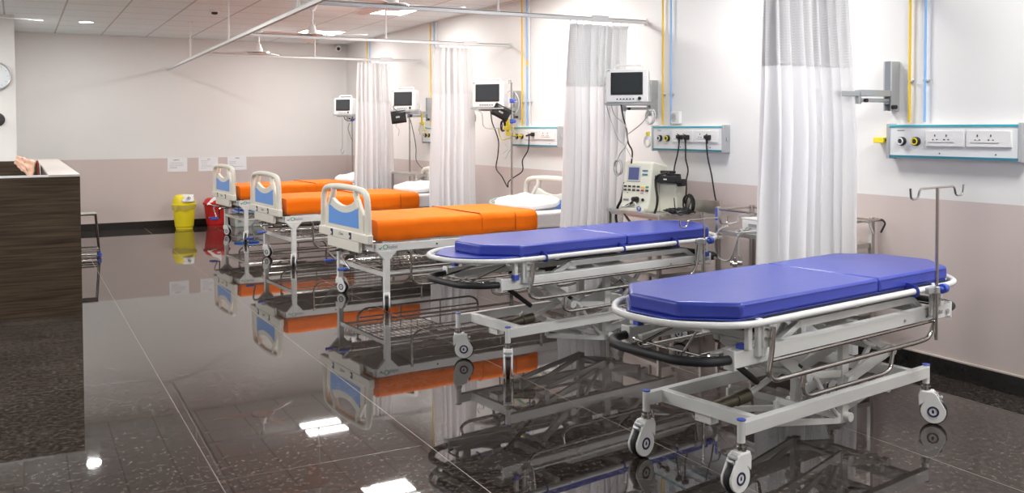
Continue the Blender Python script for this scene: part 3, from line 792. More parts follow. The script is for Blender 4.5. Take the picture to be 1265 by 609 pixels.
def cuff(x, y, z, w, h, yaw, tilt, label, parent_stand=None):
    t = thing('blood_pressure_cuff', label, 'blood pressure cuff', (x, y, z), yaw, 'black blood pressure cuffs')
    def f(u, v):
        a = u * 2 * pi * 1.05
        r = 1 - .08 * u
        return Vector((.032 * r * cos(a) - .01, w / 2 * r * sin(a) * 1.0, (v - .5) * h)) 
    R = Matrix.Rotation(tilt, 3, 'X')
    m = MB().grid(lambda u, v: R @ f(u, v), 30, 4); m.build('wrap', M_BLK, t, smooth=60, solid=.006)
    MB().box(R @ Vector((-.046, 0, .0)), (.002, w * .25, h * .14), rot=(tilt, 0, 0)).build('printed_label', M_ALU, t)
    MB().tube(smooth_path([(0, 0, h * .4), (.01, w * .4, h * .8), (.03, w * .2, h * 1.1)]), .004).build('air_hose', M_DGR, t)
cuff(4.43, 8.55, 1.615, .19, .13, radians(55), .5, 'black blood pressure cuff tilted beside the monitor over the nearest orange bed')
cuff(4.27, 11.06, 1.595, .20, .155, radians(50), -.12, 'square black blood pressure cuff hanging under the monitor between the far curtains')

# oxygen flowmeters
def flowmeter(x, y, z, label, bottle=True):
    t = thing('oxygen_flowmeter', label, 'oxygen flowmeter', (x, y, z), 0, 'yellow oxygen flowmeters at the bed heads')
    MB().cyl((0, 0, 0), (0, 0, .10), .012).cyl((0, 0, .10), (0, 0, .14), .007).build('flow_tube', M_YELL, t, bevel=.002)
    MB().box((0, -.01, -.015), (.04, .07, .028)).cyl((0, 0, -.012), (.0, .06, -.012), .016).build('valve_body', M_YELL, t, bevel=.003)
    if bottle:
        MB().lathe([(.034, -.16), (.037, -.15), (.037, -.06), (.024, -.035), (.022, -.028)], 20).build('humidifier_bottle', M_CLEAR, t)
        MB().cyl((0, 0, -.04), (0, 0, -.02), .026).build('bottle_cap', M_WPLA, t)
    return t
F1 = flowmeter(4.60, 8.74, 1.50, 'yellow oxygen flowmeter with black coil beside the console over the nearest orange bed', False)
coil('black_coil', (4.58, 8.80, 1.475), .045, M_BLK, F1, 3, .006, 9)
cable_part('yellow_hose', 'm2_yel', .006, M_YELL, F1)
cable_part('mask_tubing', 'm2_mask', .003, M_MASK, F1)
MB().box((4.58, 8.68, 1.45), (.05, .15, .045)).box((4.58, 8.66, 1.39), (.04, .11, .04)).cyl((4.58, 8.70, 1.38), (4.58, 8.70, 1.55), .018).build('regulator', M_YELL, F1, world=True, bevel=.006)
F2 = flowmeter(4.60, 11.10, 1.53, 'yellow oxygen flowmeter with a clear bottle between the two farthest curtains', True)
MB().tube(smooth_path([(4.6, 11.10, 1.52), (4.6, 11.0, 1.44), (4.6, 11.03, 1.40), (4.6, 11.2, 1.42), (4.6, 11.15, 1.50)]), .006).build('yellow_hose', M_YELL, F2, world=True)

# ================================================================== castors
def caster(parent, x, y, yaw, R_=.062, top=.19, badge=True, narrow=False, brake=True):
    """twin-cheek hooded castor; swivel axis at (x, y); wheel trails along local -x rotated by yaw"""
    Mx = Matrix.Translation((x, y, 0)) @ Matrix.Rotation(yaw, 4, 'Z')
    off = -.035
    th = .016 if narrow else .022
    prof = []
    Rc = R_ * .93; cz = R_ + .003
    for k in range(0, 15):
        a = radians(-200 + 16.5 * k + 10)
        prof.append((off + Rc * cos(a), cz + Rc * sin(a)))
    prof += [(.03, cz + .02), (.032, top - .05), (.024, top - .03), (-.034, top - .03), (-.05, top - .042)]
    m = MB()
    for s in (-1, 1):
        m.prism(prof, s * (th - .006), s * (th + .006), 'y', M=Mx)
    bx = MB(); 
    m.box((-.005, 0, top - .038), (.062, 2 * th + .008, .022), M=Mx)
    h = m.build('caster', M_WPLA, parent, bevel=.003)
    w = MB()
    vs = []
    c = Vector((off, 0, R_))
    prof2 = [(R_ * .72, -.011), (R_ * .93, -.012), (R_, -.006), (R_, .006), (R_ * .93, .012), (R_ * .72, .011)]
    L = Mx @ Matrix.Translation(c) @ Matrix.Rotation(pi / 2, 4, 'X')
    w.lathe(prof2, 32, M=L).build('tyre', M_RUB, h)
    if badge:
        for s in (-1, 1):
            L = Mx @ Matrix.Translation((off, s * (th + .0065), cz)) @ Matrix.Rotation(pi / 2, 4, 'X')
            ring = [L @ Vector((.0225 * cos(2 * pi * k / 28), .0225 * sin(2 * pi * k / 28), 0)) for k in range(28)]
            MB().tube(ring, .0045, closed=True, n=6).add([L @ Vector(p) for p in ((-.004, -.008, 0), (.006, -.008, 0), (.006, .006, 0), (0, .010, 0), (-.004, .004, 0))] +
                     [L @ Vector((p[0], p[1], -.002 * s * -1)) for p in ((-.004, -.008), (.006, -.008), (.006, .006), (0, .010), (-.004, .004))],
                     [(0, 1, 2, 3, 4), (5, 6, 7, 8, 9)]).build('hub_badge', M_NAVY, h)
    MB().cyl((x, y, top - .03), (x, y, top - .008), .022, n=16).cyl((x, y, top - .012), (x, y, top + .006), .017, n=16).build('swivel_collar', M_CHR, h)
    if brake:
        MB().box((-.062, 0, top - .062), (.03, .034, .012), rot=(0, .7, 0), M=Mx).box((-.045, 0, top - .045), (.02, .05, .014), M=Mx).build('brake_pedal', M_ALU, h, bevel=.003)
    return h

def octagon(a0, a1, hb, ca, cb):
    return [(a0, -hb + cb), (a0 + ca, -hb), (a1 - ca, -hb), (a1, -hb + cb), (a1, hb - cb), (a1 - ca, hb), (a0 + ca, hb), (a0, hb - cb)]

# ================================================================== stretchers
def stretcher(O, deg, k, c, label, ivz, yaws, split, zd=0.0, ivr=None, m0=-.93, m1=.965, hs=0.0, straps=(.42,), lock=.285):
    """local x along the stretcher (foot negative), y across; deck coordinates a -> k*a+c"""
    A = lambda a: k * a + c
    t = thing('patient_stretcher', label, 'stretcher', (O[0], O[1], 0), radians(deg), 'patient stretchers with blue mattresses')
    D = .70 + zd
    # mattress in two sections
    m = MB(); hb = .312
    o = octagon(A(m0), A(m1), hb, .17, .18)
    l = [(A(m0), -hb + .18), (A(m0) + .17, -hb), (A(split) - .003, -hb), (A(split) - .003, hb), (A(m0) + .17, hb), (A(m0), hb - .18)]
    r = [(A(split) + .003, -hb), (A(m1) - .17, -hb), (A(m1), -hb + .18), (A(m1), hb - .18), (A(m1) - .17, hb), (A(split) + .003, hb)]
    mt = MB().prism(l, D + .001, D + .066, 'z').prism(r, D + .001, D + .066, 'z').build('mattress', M_VINYL, t, bevel=.014, seg=4)
    # piping seam round the mattress edge
    pp = MB()
    for s in (-1, 1):
        for (x0, x1) in ((A(m0) + .19, A(split) - .02), (A(split) + .02, A(m1) - .19)):
            pp.tube([(x0, s * (hb + .001), D + .056), (x1, s * (hb + .001), D + .056)], .0018, n=5)
    pp.build('piping', M_VINYL, mt)
    st = []
    for a in straps:
        for s in (-1, 1):
            x = A(a)
            b = MB().tube(fillet([(x, s * .29, D + .006), (x, s * .322, D + .016), (x, s * .370, D + .002), (x, s * .370, D - .028), (x, s * .338, D - .028), (x, s * .325, D - .01), (x, s * .295, D - .002)], .012), .003, n=6, flat=4.0)
            b.build('strap', M_VINYL, mt)
    MB().prism(octagon(A(-.965), (A(.985) + hs), .315, .19, .20), D - .016, D - .004, 'z').build('deck_board', M_DGR, t)
    MB().prism(octagon(A(-.965), (A(.985) + hs), .307, .19, .20), D - .004, D + .003, 'z').build('deck_cover', M_VINYL, t, bevel=.003)
    rim = fillet([(x, y, D - .012) for x, y in octagon(A(-1.0), A(1.03) + hs, .352, .20, .20)], .12, 6, closed=True)
    MB().tube(rim, .0145, n=12, closed=True).build('deck_rim', M_WMET, t)
    sup = MB()
    for a in (-.9, -.45, 0, .45, .92): sup.box((A(a), 0, D - .028), (.035, .66 if abs(a) < .8 else .5, .02))
    sup.build('deck_crossbar', M_WMET, t, bevel=.002)
    # long side beams
    zb0, zb1 = .512, .580
    bl = []
    for s in (-1, 1):
        bm_ = MB().box(((A(-.80) + (A(.84) + hs)) / 2, s * .285, (zb0 + zb1) / 2), ((A(.84) + hs) - A(-.80), .045, zb1 - zb0)).build('side_beam', M_WMET, t, bevel=.005)
        for a in (-.80, .84):
            MB().box((A(a) + (hs if a > 0 else 0), s * .285, (zb0 + zb1) / 2), (.012, .055, zb1 - zb0 + .014)).build('beam_end_cap', M_WPLA, bm_, bevel=.004)
        MB().cyl((A(.80), s * .31, .545), (A(.80), s * .318, .545), .012).cyl((A(.42), s * .308, .545), (A(.42), s * .313, .545), .007).build('bolt', M_ALU, bm_)
        if s < 0:
            lg = thing_logo(bm_, (A(.70), s * .3085, .548), .035)
    # upper rails of the tilting frame
    u = MB()
    for s in (-1, 1):
        u.box(((A(-.30) + A(.60)) / 2, s * .235, zb1 + .035), (A(.60) - A(-.30), .03, .034))
        u.bar((A(.60), s * .235, zb1 + .035), (A(.68), s * .235, zb1 - .02), .028, .03)
        u.bar((A(-.30), s * .235, zb1 + .035), (A(-.42), s * .235, zb1 - .02), .028, .03)
        u.bar((A(-.80), s * .20, zb1 - .035), (A(-.45), s * .20, zb1 - .01), .026, .03)
    u.box((A(-.45), 0, zb1 - .02), (.03, .5, .03)).box((A(.66), 0, zb1 - .02), (.03, .5, .03)).box((A(0.1), 0, zb1 - .02), (.04, .52, .04))
    u.build('tilt_frame', M_WMET, t, bevel=.003)
    MB().box((A(.08), 0, D - .055), (A(.68) - A(-.35) - .1, .50, .008)).build('cassette_tray', M_DGR, t)
    MB().box((A(-.60), .0, D - .05), (.34, .42, .006), rot=(0, .10, 0)).build('leg_board', M_WMET, t)
    # posts and brackets
    for s in (-1, 1):
        for a in (-.665, .66):
            p = MB().box((A(a), s * .318, (zb1 + D) / 2 - .018), (.030, .022, D - zb1 + .03)).box((A(a) - .062 * (1 if a < 0 else -1), s * .316, (zb1 + D) / 2 - .01), (.024, .024, D - zb1 - .02)).build('deck_post', M_WMET, t, bevel=.003)
            MB().box((A(a) - .062 * (1 if a < 0 else -1), s * lock, zb1 + .004), (.034, .034, .032)).build('blue_lock', M_BLUEC, p, bevel=.003)
            MB().box((A(a) + .035 * (1 if a < 0 else -1), s * .336, (zb1 + D) / 2 - .01), (.008, .026, .095)).box((A(a) + .018 * (1 if a < 0 else -1), s * .334, (zb1 + D) / 2 - .015), (.03, .012, .085)).box((A(a) + .03 * (1 if a < 0 else -1), s * .328, (zb1 + D) / 2 - .03), (.05, .010, .13)).build('rail_bracket', M_WMET, t, bevel=.002)
            q = MB()
            for zz in (.04, .075): q.cyl((A(a) + .012, s * .34, zb1 + zz), (A(a) + .012, s * .356, zb1 + zz), .006, n=8)
            q.build('bracket_bolt', M_CHR, t)
    # black push bars
    for e, a in ((-1, -.80), (1, .84)):
        x0 = A(a) + (hs if e > 0 else 0); xe = A(-.975) if e < 0 else A(1.0) + hs
        MB().tube(fillet([(x0 - e * .0, .285, .546), (x0 + e * .10, .272, .548), (xe, .17, .548), (xe, -.17, .548), (x0 + e * .10, -.272, .548), (x0, -.285, .546)], .09, 7), .019, n=12).build('push_bar', M_RUB, t)
        MB().tube(fillet([(x0 - e * .03, .24, .555), (x0 + e * .05, .2, .55), (x0 + e * .05, -.2, .55), (x0 - e * .03, -.24, .555)], .03), .006).build('release_rod', M_CHR, t)
    MB().tube([(A(-.95), .05, zb1 - .01), (A(-.62), .08, zb1 + .05)], .006).tube([(A(-.86), -.1, zb1 - .03), (A(-.5), .12, zb1 + .0)], .005).build('control_rod', M_CHR, t)
    MB().box((A(-.70), .20, zb1 + .045), (.16, .02, .018), rot=(0, -.08, 0)).build('lever_grip', M_DGR, t, bevel=.004)
    MB().box((A(.52), -.20, zb1 + .065), (.05, .05, .022)).build('release_handle', M_BLUEC, t, bevel=.005)
    # fold-down chrome side rails
    for s in (-1, 1):
        y = s * .362
        P = lambda a, z: (A(a), y, z)
        MB().tube(fillet([P(-.63, .665), P(-.64, .56), P(-.665, .48), P(-.62, .452), P(.45, .452), P(.54, .458), P(.585, .52), P(.605, .66)], .05, 6), .0105, n=10)\
            .tube([P(-.645, .535), P(.598, .535)], .009, n=8)\
            .tube(fillet([P(-.43, .452), P(-.44, .375), P(-.40, .350), P(.15, .350), P(.21, .36), P(.235, .452)], .045, 6), .0095, n=10).build('side_rail', M_CHR, t)
    # base frame
    b = MB()
    for s in (-1, 1):
        b.bar((-.70, s * .262, .252), (.70, s * .262, .252), .036, .056)
    b.bar((-.60, -.25, .252), (-.60, .25, .252), .036, .056).bar((.58, -.25, .252), (.58, .25, .252), .036, .056)
    b.build('base_frame', M_WMET, t, bevel=.003)
    MB().box((-.58, 0.02, .205), (.05, .09, .04)).cyl((-.605, .055, .20), (-.61, .055, .20), .006).build('pedal_bracket', M_WMET, t, bevel=.003)
    j = 0
    for sx in (-1, 1):
        for s in (-1, 1):
            x, y = sx * .70, s * .262
            p = MB().cyl((x, y, .185), (x, y, .284), .0165, n=20).build('corner_post', M_WMET, t)
            MB().cyl((x, y, .284), (x, y, .290), .0185, n=20).build('blue_cap', M_BLUEC, p, bevel=.002)
            caster(t, x, y, yaws[j]); j += 1
    # lifting linkage
    for s in (-1, 1):
        y = s * .13
        l = MB()
        l.box((.20, y, .31), (.05, .03, .48)).box((.235, y, .52), (.12, .03, .05))
        l.bar((.19, y - .02, .27), (.56, y - .02, .36), .014, .055).bar((.19, y + .02, .12), (.52, y + .02, .18), .014, .05)
        l.bar((.56, y, .36), (.30, y, .50), .02, .035).bar((.30, y, .28), (.52, y, .50), .014, .03)
        l.bar((-.35, y, .50), (-.12, y, .34), .014, .045).bar((-.12, y, .34), (.18, y, .30), .014, .035)
        l.bar((-.30, y, .26), (.20, y, .09), .014, .03).bar((-.30, y, .16), (.20, y, .075), .014, .028).bar((-.30, y, .16), (-.30, y, .26), .014, .028)
        l.bar((.52, y, .18), (.52, y, .24), .03, .04)
        l.build('lift_arm', M_WMET, t, bevel=.003)
    for (x, z, r) in ((.20, .27, .024), (.56, .36, .026), (.20, .10, .022), (.52, .18, .02), (-.12, .34, .024), (-.34, .50, .02), (.50, .50, .02)):
        pv = MB().cyl((x, -.17, z), (x, .17, z), r * .55, n=12)
        for s in (-1, 1): pv.cyl((x, s * .145, z), (x, s * .175, z), r, n=16)
        pv.build('pivot_pin', M_WMET, t, bevel=.001)
    MB().tube(smooth_path([(-.14, -.155, .36), (-.06, -.155, .33), (.04, -.155, .20), (.12, -.155, .12)]), .012).build('curved_link', M_WMET, t)
    MB().tube(smooth_path([(.28, -.155, .52), (.33, -.155, .44), (.42, -.155, .40)]), .009).build('curved_link', M_WMET, t)
    MB().cyl((-.30, -.08, .50), (-.10, -.08, .38), .020).build('gas_spring', M_WMET, t)
    MB().cyl((.02, .06, .52), (-.16, .06, .36), .018).build('gas_spring', M_WMET, t)
    MB().cyl((-.10, -.08, .38), (.06, -.08, .285), .013).build('damper', M_BLK, t)
    MB().cyl((-.62, -.12, .50), (-.42, -.12, .36), .014).build('damper', M_BLK, t)
    MB().cyl((-.54, .06, .215), (-.36, .045, .235), .024, .028).cyl((-.36, .045, .235), (-.28, .038, .245), .032).build('hydraulic_pump', mat('brown_grease_metal', (.17, .15, .11), .4, metal=.5) if 'brown_grease_metal' not in bpy.data.materials else bpy.data.materials['brown_grease_metal'], t, bevel=.003)
    MB().cyl((-.28, .038, .245), (-.05, .0, .345), .014).bar((-.05, -.13, .345), (-.05, .13, .345), .03, .03).build('pump_rod', M_WMET, t)
    # drip pole
    x = A(ivr if ivr else .56); y = -.385
    p = MB().cyl((x, y, ivz[0]), (x, y, ivz[1]), .008, n=12).build('drip_pole', M_CHR, t)
    q = ivz[1]
    MB().tube(fillet([(x - .235, y, q + .005), (x - .23, y, q - .045), (x - .17, y, q - .045), (x - .155, y, q), (x + .155, y, q), (x + .17, y, q - .045), (x + .235, y, q - .045), (x + .24, y, q + .005)], .03, 6), .0055, n=8).build('hook_bar', M_CHR, p)
    kz = .685 + zd
    MB().box((x - .03, y + .012, kz), (.07, .022, .03)).cyl((x, y, kz - .016), (x, y, kz + .016), .016).build('clamp', M_ALU, p, bevel=.003)
    MB().cyl((x + .03, y, kz), (x + .055, y, kz), .010).cyl((x + .05, y, kz), (x + .085, y, kz), .026, .022, n=8).build('knob', M_BLUEC, p, bevel=.005)
    return t

def thing_logo(parent, loc, sz):
    x, y, z = loc
    text('logo_letter', 'O', sz * 1.35, M_GREEN, parent, face_mx((x - .035, y - .0005, z), '-y'))
    text('logo_word', 'kalist', sz * .9, M_GREYP, parent, face_mx((x + .03, y - .0005, z), '-y'))
    s = MB().add([(x - .10, y - .001, z - .004), (x - .082, y - .001, z - .016), (x - .055, y - .001, z + .012), (x - .080, y - .001, z - .004)], [(0, 1, 2, 3)])
    s.build('logo_mark', M_TEALD, parent, smooth=0)

stretcher((3.173, 3.184), 9.3, 1.0, 0.0, 'blue-topped wheeled stretcher nearest the camera, tall drip pole at its head end',
          (.449, 1.165), [radians(0), radians(5), radians(115), radians(140)], .20)
stretcher((3.165, 5.15), 8.8, 1.14, .135, 'second blue-topped wheeled stretcher, low drip pole, between the front one and the beds',
          (.40, .835), [radians(54), radians(143), radians(120), radians(160)], .07, zd=.0, ivr=.63, m0=-.83, m1=.895, hs=-.09, straps=(-.55, .0, .42), lock=.316)

# ================================================================== hospital beds
def end_board(parent, a, sgn, name):
    """moulded head/foot board lying in the y-z plane at x = a; outer face towards sgn"""
    H = .48; top = .955
    arch = [(-H, .56), (-.468, .74), (-.455, .86), (-.425, .925), (-.35, .950), (-.18, .963), (0, .967), (.18, .963), (.35, .950), (.425, .925), (.455, .86), (.468, .74), (H, .56)]
    fr = MB().tube([(a, y, z) for y, z in smooth_path([(p[0], p[1], 0) for p in arch], 4) for _ in (0,)] if False else [(a, p.x, p.y) for p in smooth_path([(q[0], q[1], 0) for q in arch], 4)], .026, n=12)
    # struts joining the shield to the arch
    for s in (-1, 1):
        fr.tube(smooth_path([(a, s * .235, .955), (a, s * .24, .90), (a, s * .275, .845), (a, s * .31, .80)]), .026, n=10)
    # ledge and tongue
    fr.box((a + .004 * sgn, 0, .572), (.048, 1.04, .075))
    fr.box((a + .008 * sgn, 0, .50), (.034, .66, .105))
    o = fr.build(name, M_ABS, parent, bevel=.008, seg=3)
    n = 16
    def topc(y, zc, ze): 
        q = min(1, abs(y) / .27); return zc + (ze - zc) * (q ** 2)
    ys = [-.30 + .60 * k / n for k in range(n + 1)]
    shield = [(-.405, .60), (.405, .60), (.395, .76), (.345, .82)] + [(y, topc(y, .812, .88)) for y in reversed(ys)] + [(-.345, .82), (-.395, .76)]
    MB().prism(shield, a - .015, a + .015, 'x').build('shield', M_ABS, o, bevel=.006, seg=3)
    ys = [-.30 + .60 * k / n for k in range(n + 1)]
    blue = [(-.315, .645), (.315, .645), (.31, .80)] + [(y, topc(y, .755, .802)) for y in reversed(ys)] + [(-.31, .80)]
    for q in (sgn, -sgn):
        MB().prism(blue, a + q * .0135, a + q * .0175, 'x').build('blue_panel', M_BLUEP, o, bevel=.001, label='light blue inlay of the board')
    if sgn < 0:
        for y in (-.17, .22):
            MB().box((a - .029, y, .575), (.004, .045, .055)).build('dark_blue_latch', M_NAVY, o, bevel=.002)
            MB().box((a - .0315, y + .006, .569), (.003, .018, .022)).build('latch_slot', M_WPLA, o)
        text('logo_letter', 'O', .045, M_GREEN, o, face_mx((a - .0288, .05, .575), '-x'))
        text('logo_word', 'kalist', .03, M_GREYP, o, face_mx((a - .0288, -.00, .575), '-x'))
    return o

def bed(O, deg, label, seed, crank, blanket):
    t = thing('hospital_bed', label, 'hospital bed', (O[0], O[1], 0), radians(deg), 'hospital beds with orange sheets')
    rnd = random.Random(seed)
    end_board(t, -.15, -1, 'foot_board'); end_board(t, 1.98, 1, 'head_board')
    Lb = 1.93
    f = MB()
    for s in (-1, 1):
        f.box((.93, s * .478, .500), (2.06, .032, .066))
    f.box((-.10, 0, .50), (.03, .93, .06)).box((1.92, 0, .50), (.03, .93, .06))
    for a in (.35, .8, 1.3): f.box((a, 0, .49), (.04, .93, .04))
    fo = f.build('bed_frame', M_WMET, t, bevel=.004)
    thing_logo(fo, (.0 + .02, -.4955, .503), .045)
    bo = MB()
    for a in (.45, 1.1, 1.7):
        bo.cyl((a, -.494, .50), (a, -.498, .50), .008, n=10)
    bo.build('bolt', M_DGR, fo)
    MB().box((.95, 0, .540), (1.94, .90, .012)).build('mattress_deck', M_WMET, t)
    # legs
    for a in (0, 1.80):
        for s in (-1, 1):
            l = MB().box((a, s * .478, .305), (.046, .046, .34))
            l.prism([(a - .095, .475), (a + .095, .475), (a + .028, .405), (a - .028, .405)], s * .478 - .019, s * .478 + .019, 'y')
            l.cyl((a, s * .478, .10), (a, s * .478, .165), .018).build('leg', M_WMET, t, bevel=.004)
            caster(t, a, s * .478, radians(115 if s > 0 else 65) if a == 0 else radians(60), R_=.052, top=.165, badge=True, narrow=False, brake=False)
    lo = MB()
    for a in (0.0, 1.80): lo.box((a, 0, .275), (.022, .92, .034))
    for s in (-1, 1): lo.cyl((0, s * .42, .275), (1.80, s * .42, .275), .011)
    lo.build('lower_frame', M_WMET, t, bevel=.002)
    wr = MB()
    for k in range(14): wr.tube([(.06 + .05 * k, -.41, .292), (.06 + .05 * k, .41, .292)], .0026, n=5)
    for k in range(7): wr.tube([(.04, -.39 + .13 * k, .297), (.74, -.39 + .13 * k, .297)], .003, n=5)
    wr.tube([(.04, -.41, .292), (.74, -.41, .292), (.74, .41, .292), (.04, .41, .292)], .005, n=6, closed=True)
    wr.build('wire_shelf', M_CHR, t)
    # chrome side rails folded down
    for s in (-1, 1):
        y = s * .540
        r = MB().tube(fillet([(.19, y, .475), (.19, y, .235), (.26, y, .185), (1.38, y, .185), (1.46, y, .235), (1.46, y, .475)], .06, 6), .010, n=10)
        for z in (.415, .335, .262): r.tube([(.19, y, z), (1.46, y, z)], .0075, n=8)
        for a in (.62, 1.04): r.tube([(a, y, .415), (a, y, .185)], .006, n=6)
        for a in (.19, 1.46): r.cyl((a, s * .49, .455), (a, y + s * .012, .455), .012, n=10)
        r.build('side_rail', M_CHR, t)
    # cranks under the foot board
    for i, y in enumerate((.14, -.16)):
        c = MB().cyl((.10, y, .425), (-.24, y, .425), .011).cyl((-.03, y, .425), (-.12, y, .425), .02)
        ang = crank[i]
        e = Vector((-.24, y + .17 * cos(ang), .425 + .17 * sin(ang)))
        c.tube(smooth_path([(-.235, y, .425), (-.255, y + .03 * cos(ang), .425 + .03 * sin(ang)), e]), .009)
        c.cyl(e, e + Vector((-.02, 0, 0)), .008)
        h = c.build('crank', M_CHR, t)
        MB().cyl(e + Vector((-.012, 0, 0)), e + Vector((-.10, .0, 0)), .0125, n=14).build('blue_grip', M_BLUEC, h, bevel=.004)
    tl = MB().cyl((.12, .14, .425), (1.0, .10, .40), .012).cyl((.12, -.16, .425), (.9, -.10, .40), .012).bar((.35, -.3, .44), (.62, -.1, .30), .014, .03).bar((.9, .3, .46), (.7, .1, .33), .014, .03)
    tl.build('tilt_linkage', M_WMET, t)
    # mattress
    MB().box((.93, 0, .625), (1.94, .90, .145)).build('mattress', M_WSHEET, t, bevel=.03, seg=4)
    # orange sheet over the mattress
    a1 = 1.46
    prof = [(-.462, .550), (-.464, .60), (-.464, .665), (-.458, .693), (-.44, .708), (-.40, .712)] + [(-.40 + .80 * k / 10, .712) for k in range(1, 10)] + \
           [(.40, .712), (.44, .708), (.458, .693), (.464, .665), (.464, .60), (.462, .550)]
    NU = 44; NV = len(prof) - 1
    def sh(a0_, a1_, lift, sd, hemw=.012):
        def fn(u, v):
            i = u * NU; j = int(round(v * NV)); y, z = prof[j]
            row = int(round(i))
            if row == 0 and a0_ < 0: return Vector((a0_, y * .985, min(z, .556)))
            if row == 1 and a0_ < 0: x = a0_
            else: x = a0_ + (a1_ - a0_) * max(0, (row - (1 if a0_ < 0 else 0))) / (NU - (1 if a0_ < 0 else 0))
            w = noise.noise(Vector((x * 3.5, y * 5, sd))) * .008 + noise.noise(Vector((x * 9, y * 7, sd + 5))) * .005
            ysgn = 1 if y > 0 else -1
            if abs(y) > .45:
                f_ = (0.712 - z) / .16
                d = noise.noise(Vector((x * 7 + 3 * f_, sd * 3, f_ * 1.5))) * .017 * f_ + abs(noise.noise(Vector((x * 2.2 - f_, sd, 2)))) * .010 * f_ + noise.noise(Vector((x * 14 - 9 * f_, sd, f_))) * .006 * f_
                if j in (0, NV): z += hemw * noise.noise(Vector((x * 3, sd, 9)))
                return Vector((x, y + ysgn * (lift + d), z))
            return Vector((x, y * (1 + lift), z + lift + w * .6))
        return fn
    sheet = MB().grid(sh(-.065, a1, .002, seed), NU, NV).build('orange_sheet', M_ORANGE, t, smooth=70, solid=.003)
    MB().grid(sh(blanket, a1 + .012, .008, seed + 3), NU, NV).build('folded_band', M_ORANGE, sheet, smooth=70, solid=.004)
    sm = MB().tube([(blanket + .002 + .012 * sin(y * 6), y, .7235) for y in [-.44 + .88 * k / 12 for k in range(13)]], .003, n=5)
    sm.tube([(a1 - .22, -.476, z) for z in (.56, .62, .68, .70)] + [(a1 - .22, -.46, .716)], .0025, n=5)
    sm.build('stitching', M_SEAM, sheet)
    # pillow
    def pil(u, v):
        a = u * 2 * pi; b = (v - .5) * pi
        sg = lambda q, p: (1 if q >= 0 else -1) * abs(q) ** p
        cb = max(0.0, cos(b)) ** .45
        x = sg(cos(a), .55) * cb * .215; y = sg(sin(a), .55) * cb * .35
        e = min(1.0, max(abs(x) / .215, abs(y) / .35))
        z = sg(sin(b), .9) * .072 * (1 - .45 * e ** 4)
        nn = noise.noise(Vector((x * 8, y * 6, seed))) * .016 + noise.noise(Vector((x * 22, y * 15, seed))) * .004
        return Vector((1.69 + x, .02 + y, .744 + z + nn * 1.5 * (1 if z > 0 else .1) + .02 * (x / .2)))
    MB().grid(pil, 40, 20).build('pillow', M_WSHEET, t, smooth=180)
    return t
B1 = bed((2.555, 7.505), 5.0, 'hospital bed with orange sheet nearest the camera', 1, (radians(200), radians(215)), .90)
B2 = bed((2.525, 10.185), 4.0, 'hospital bed with orange sheet in the middle of the three, cranks hanging down', 7, (radians(260), radians(200)), .85)
B3 = bed((2.555, 12.63), 4.0, 'hospital bed with orange sheet farthest away, in front of the red bin', 13, (radians(235), radians(300)), .95)
# oxygen mask lying on the near bed
t = thing('oxygen_mask', 'pale green oxygen mask lying beside the pillow of the nearest orange bed', 'oxygen mask', (4.13, 8.03, .718), .5)
MB().grid(lambda u, v: Vector((.06 * cos(u * 2 * pi) * (1 - .8 * v) - .02 * v, .045 * sin(u * 2 * pi) * (1 - .8 * v), .004 + .055 * v ** .6)), 20, 8).build('mask_shell', M_MASK, t, smooth=180, solid=.002)
MB().tube(smooth_path([(-.02, 0, .06), (-.08, .05, .03), (-.12, .0, .006), (-.02, -.10, .006), (.10, -.08, .006), (.12, .03, .006)]), .005).build('mask_tubing', M_MASK, t)
MB().tube(smooth_path([(.05, .02, .01), (.09, .08, .03), (.02, .11, .006), (-.06, .05, .01)]), .0025).build('strap', M_WPLA, t)
t = thing('grey_remote', 'small grey object lying on the sheet by the pillow of the nearest orange bed', 'small object', (4.12, 7.42, .722), .3)
MB().box((0, 0, .010), (.05, .10, .018)).box((0, -.03, .022), (.03, .03, .008)).build('body', mat('grey_rubber', (.22, .17, .17), .6), t, bevel=.006, seg=3)

# ================================================================== steel tables and trolleys
def trolley(x0, x1, y0, y1, shelves, posts_z, label, guard=None, blue=False, nm='steel_trolley', grp=None):
    t = thing(nm, label, 'trolley', (x0, y0, 0), 0, grp)
    w = x1 - x0; l = y1 - y0
    for z in shelves:
        MB().box((w / 2, l / 2, z), (w, l, .008)).box((0, l / 2, z - .012), (.006, l, .03)).box((w, l / 2, z - .012), (.006, l, .03)).box((w / 2, 0, z - .012), (w, .006, .03)).box((w / 2, l, z - .012), (w, .006, .03)).build('shelf', M_STEEL, t, bevel=.001)
    for (x, y) in ((0, 0), (w, 0), (0, l), (w, l)):
        p = MB().box((x, y, (posts_z + .08) / 2), (.028, .028, posts_z - .08)).build('post', M_STEEL, t, bevel=.002)
        if blue and x == 0 and y > 0: MB().box((x - .0145, y, posts_z - .05), (.003, .022, .09)).build('blue_sleeve', M_BLUEC, p)
        c = MB().cyl((x, y - .011, .04), (x, y + .011, .04), .04, n=24).build('wheel', M_RUB, t, bevel=.003)
        MB().box((x, y, .075), (.03, .034, .02)).build('fork', M_CHR, c)
    if guard:
        r = MB()
        for x in (0, w): r.tube([(x, 0, guard), (x, l, guard)], .007, n=8)
        r.tube([(w, l, guard), (0, l, guard)], .007, n=8).tube([(w, 0, guard), (0, 0, guard)], .007, n=8)
        r.build('guard_rail', M_CHR, t)
    return t
T2 = trolley(4.385, 4.70, 4.06, 5.13, (.72, .30), .885, 'steel trolley behind the nearest curtain, hung with looped monitor leads', .868, True)
MB().tube(fillet([(.19, -.02, .868), (.19, -.09, .868), (.19, -.12, .80)], .02), .008).cyl((.02, -.03, .868), (.36, -.03, .868), .010).build('push_handle', M_CHR, T2)
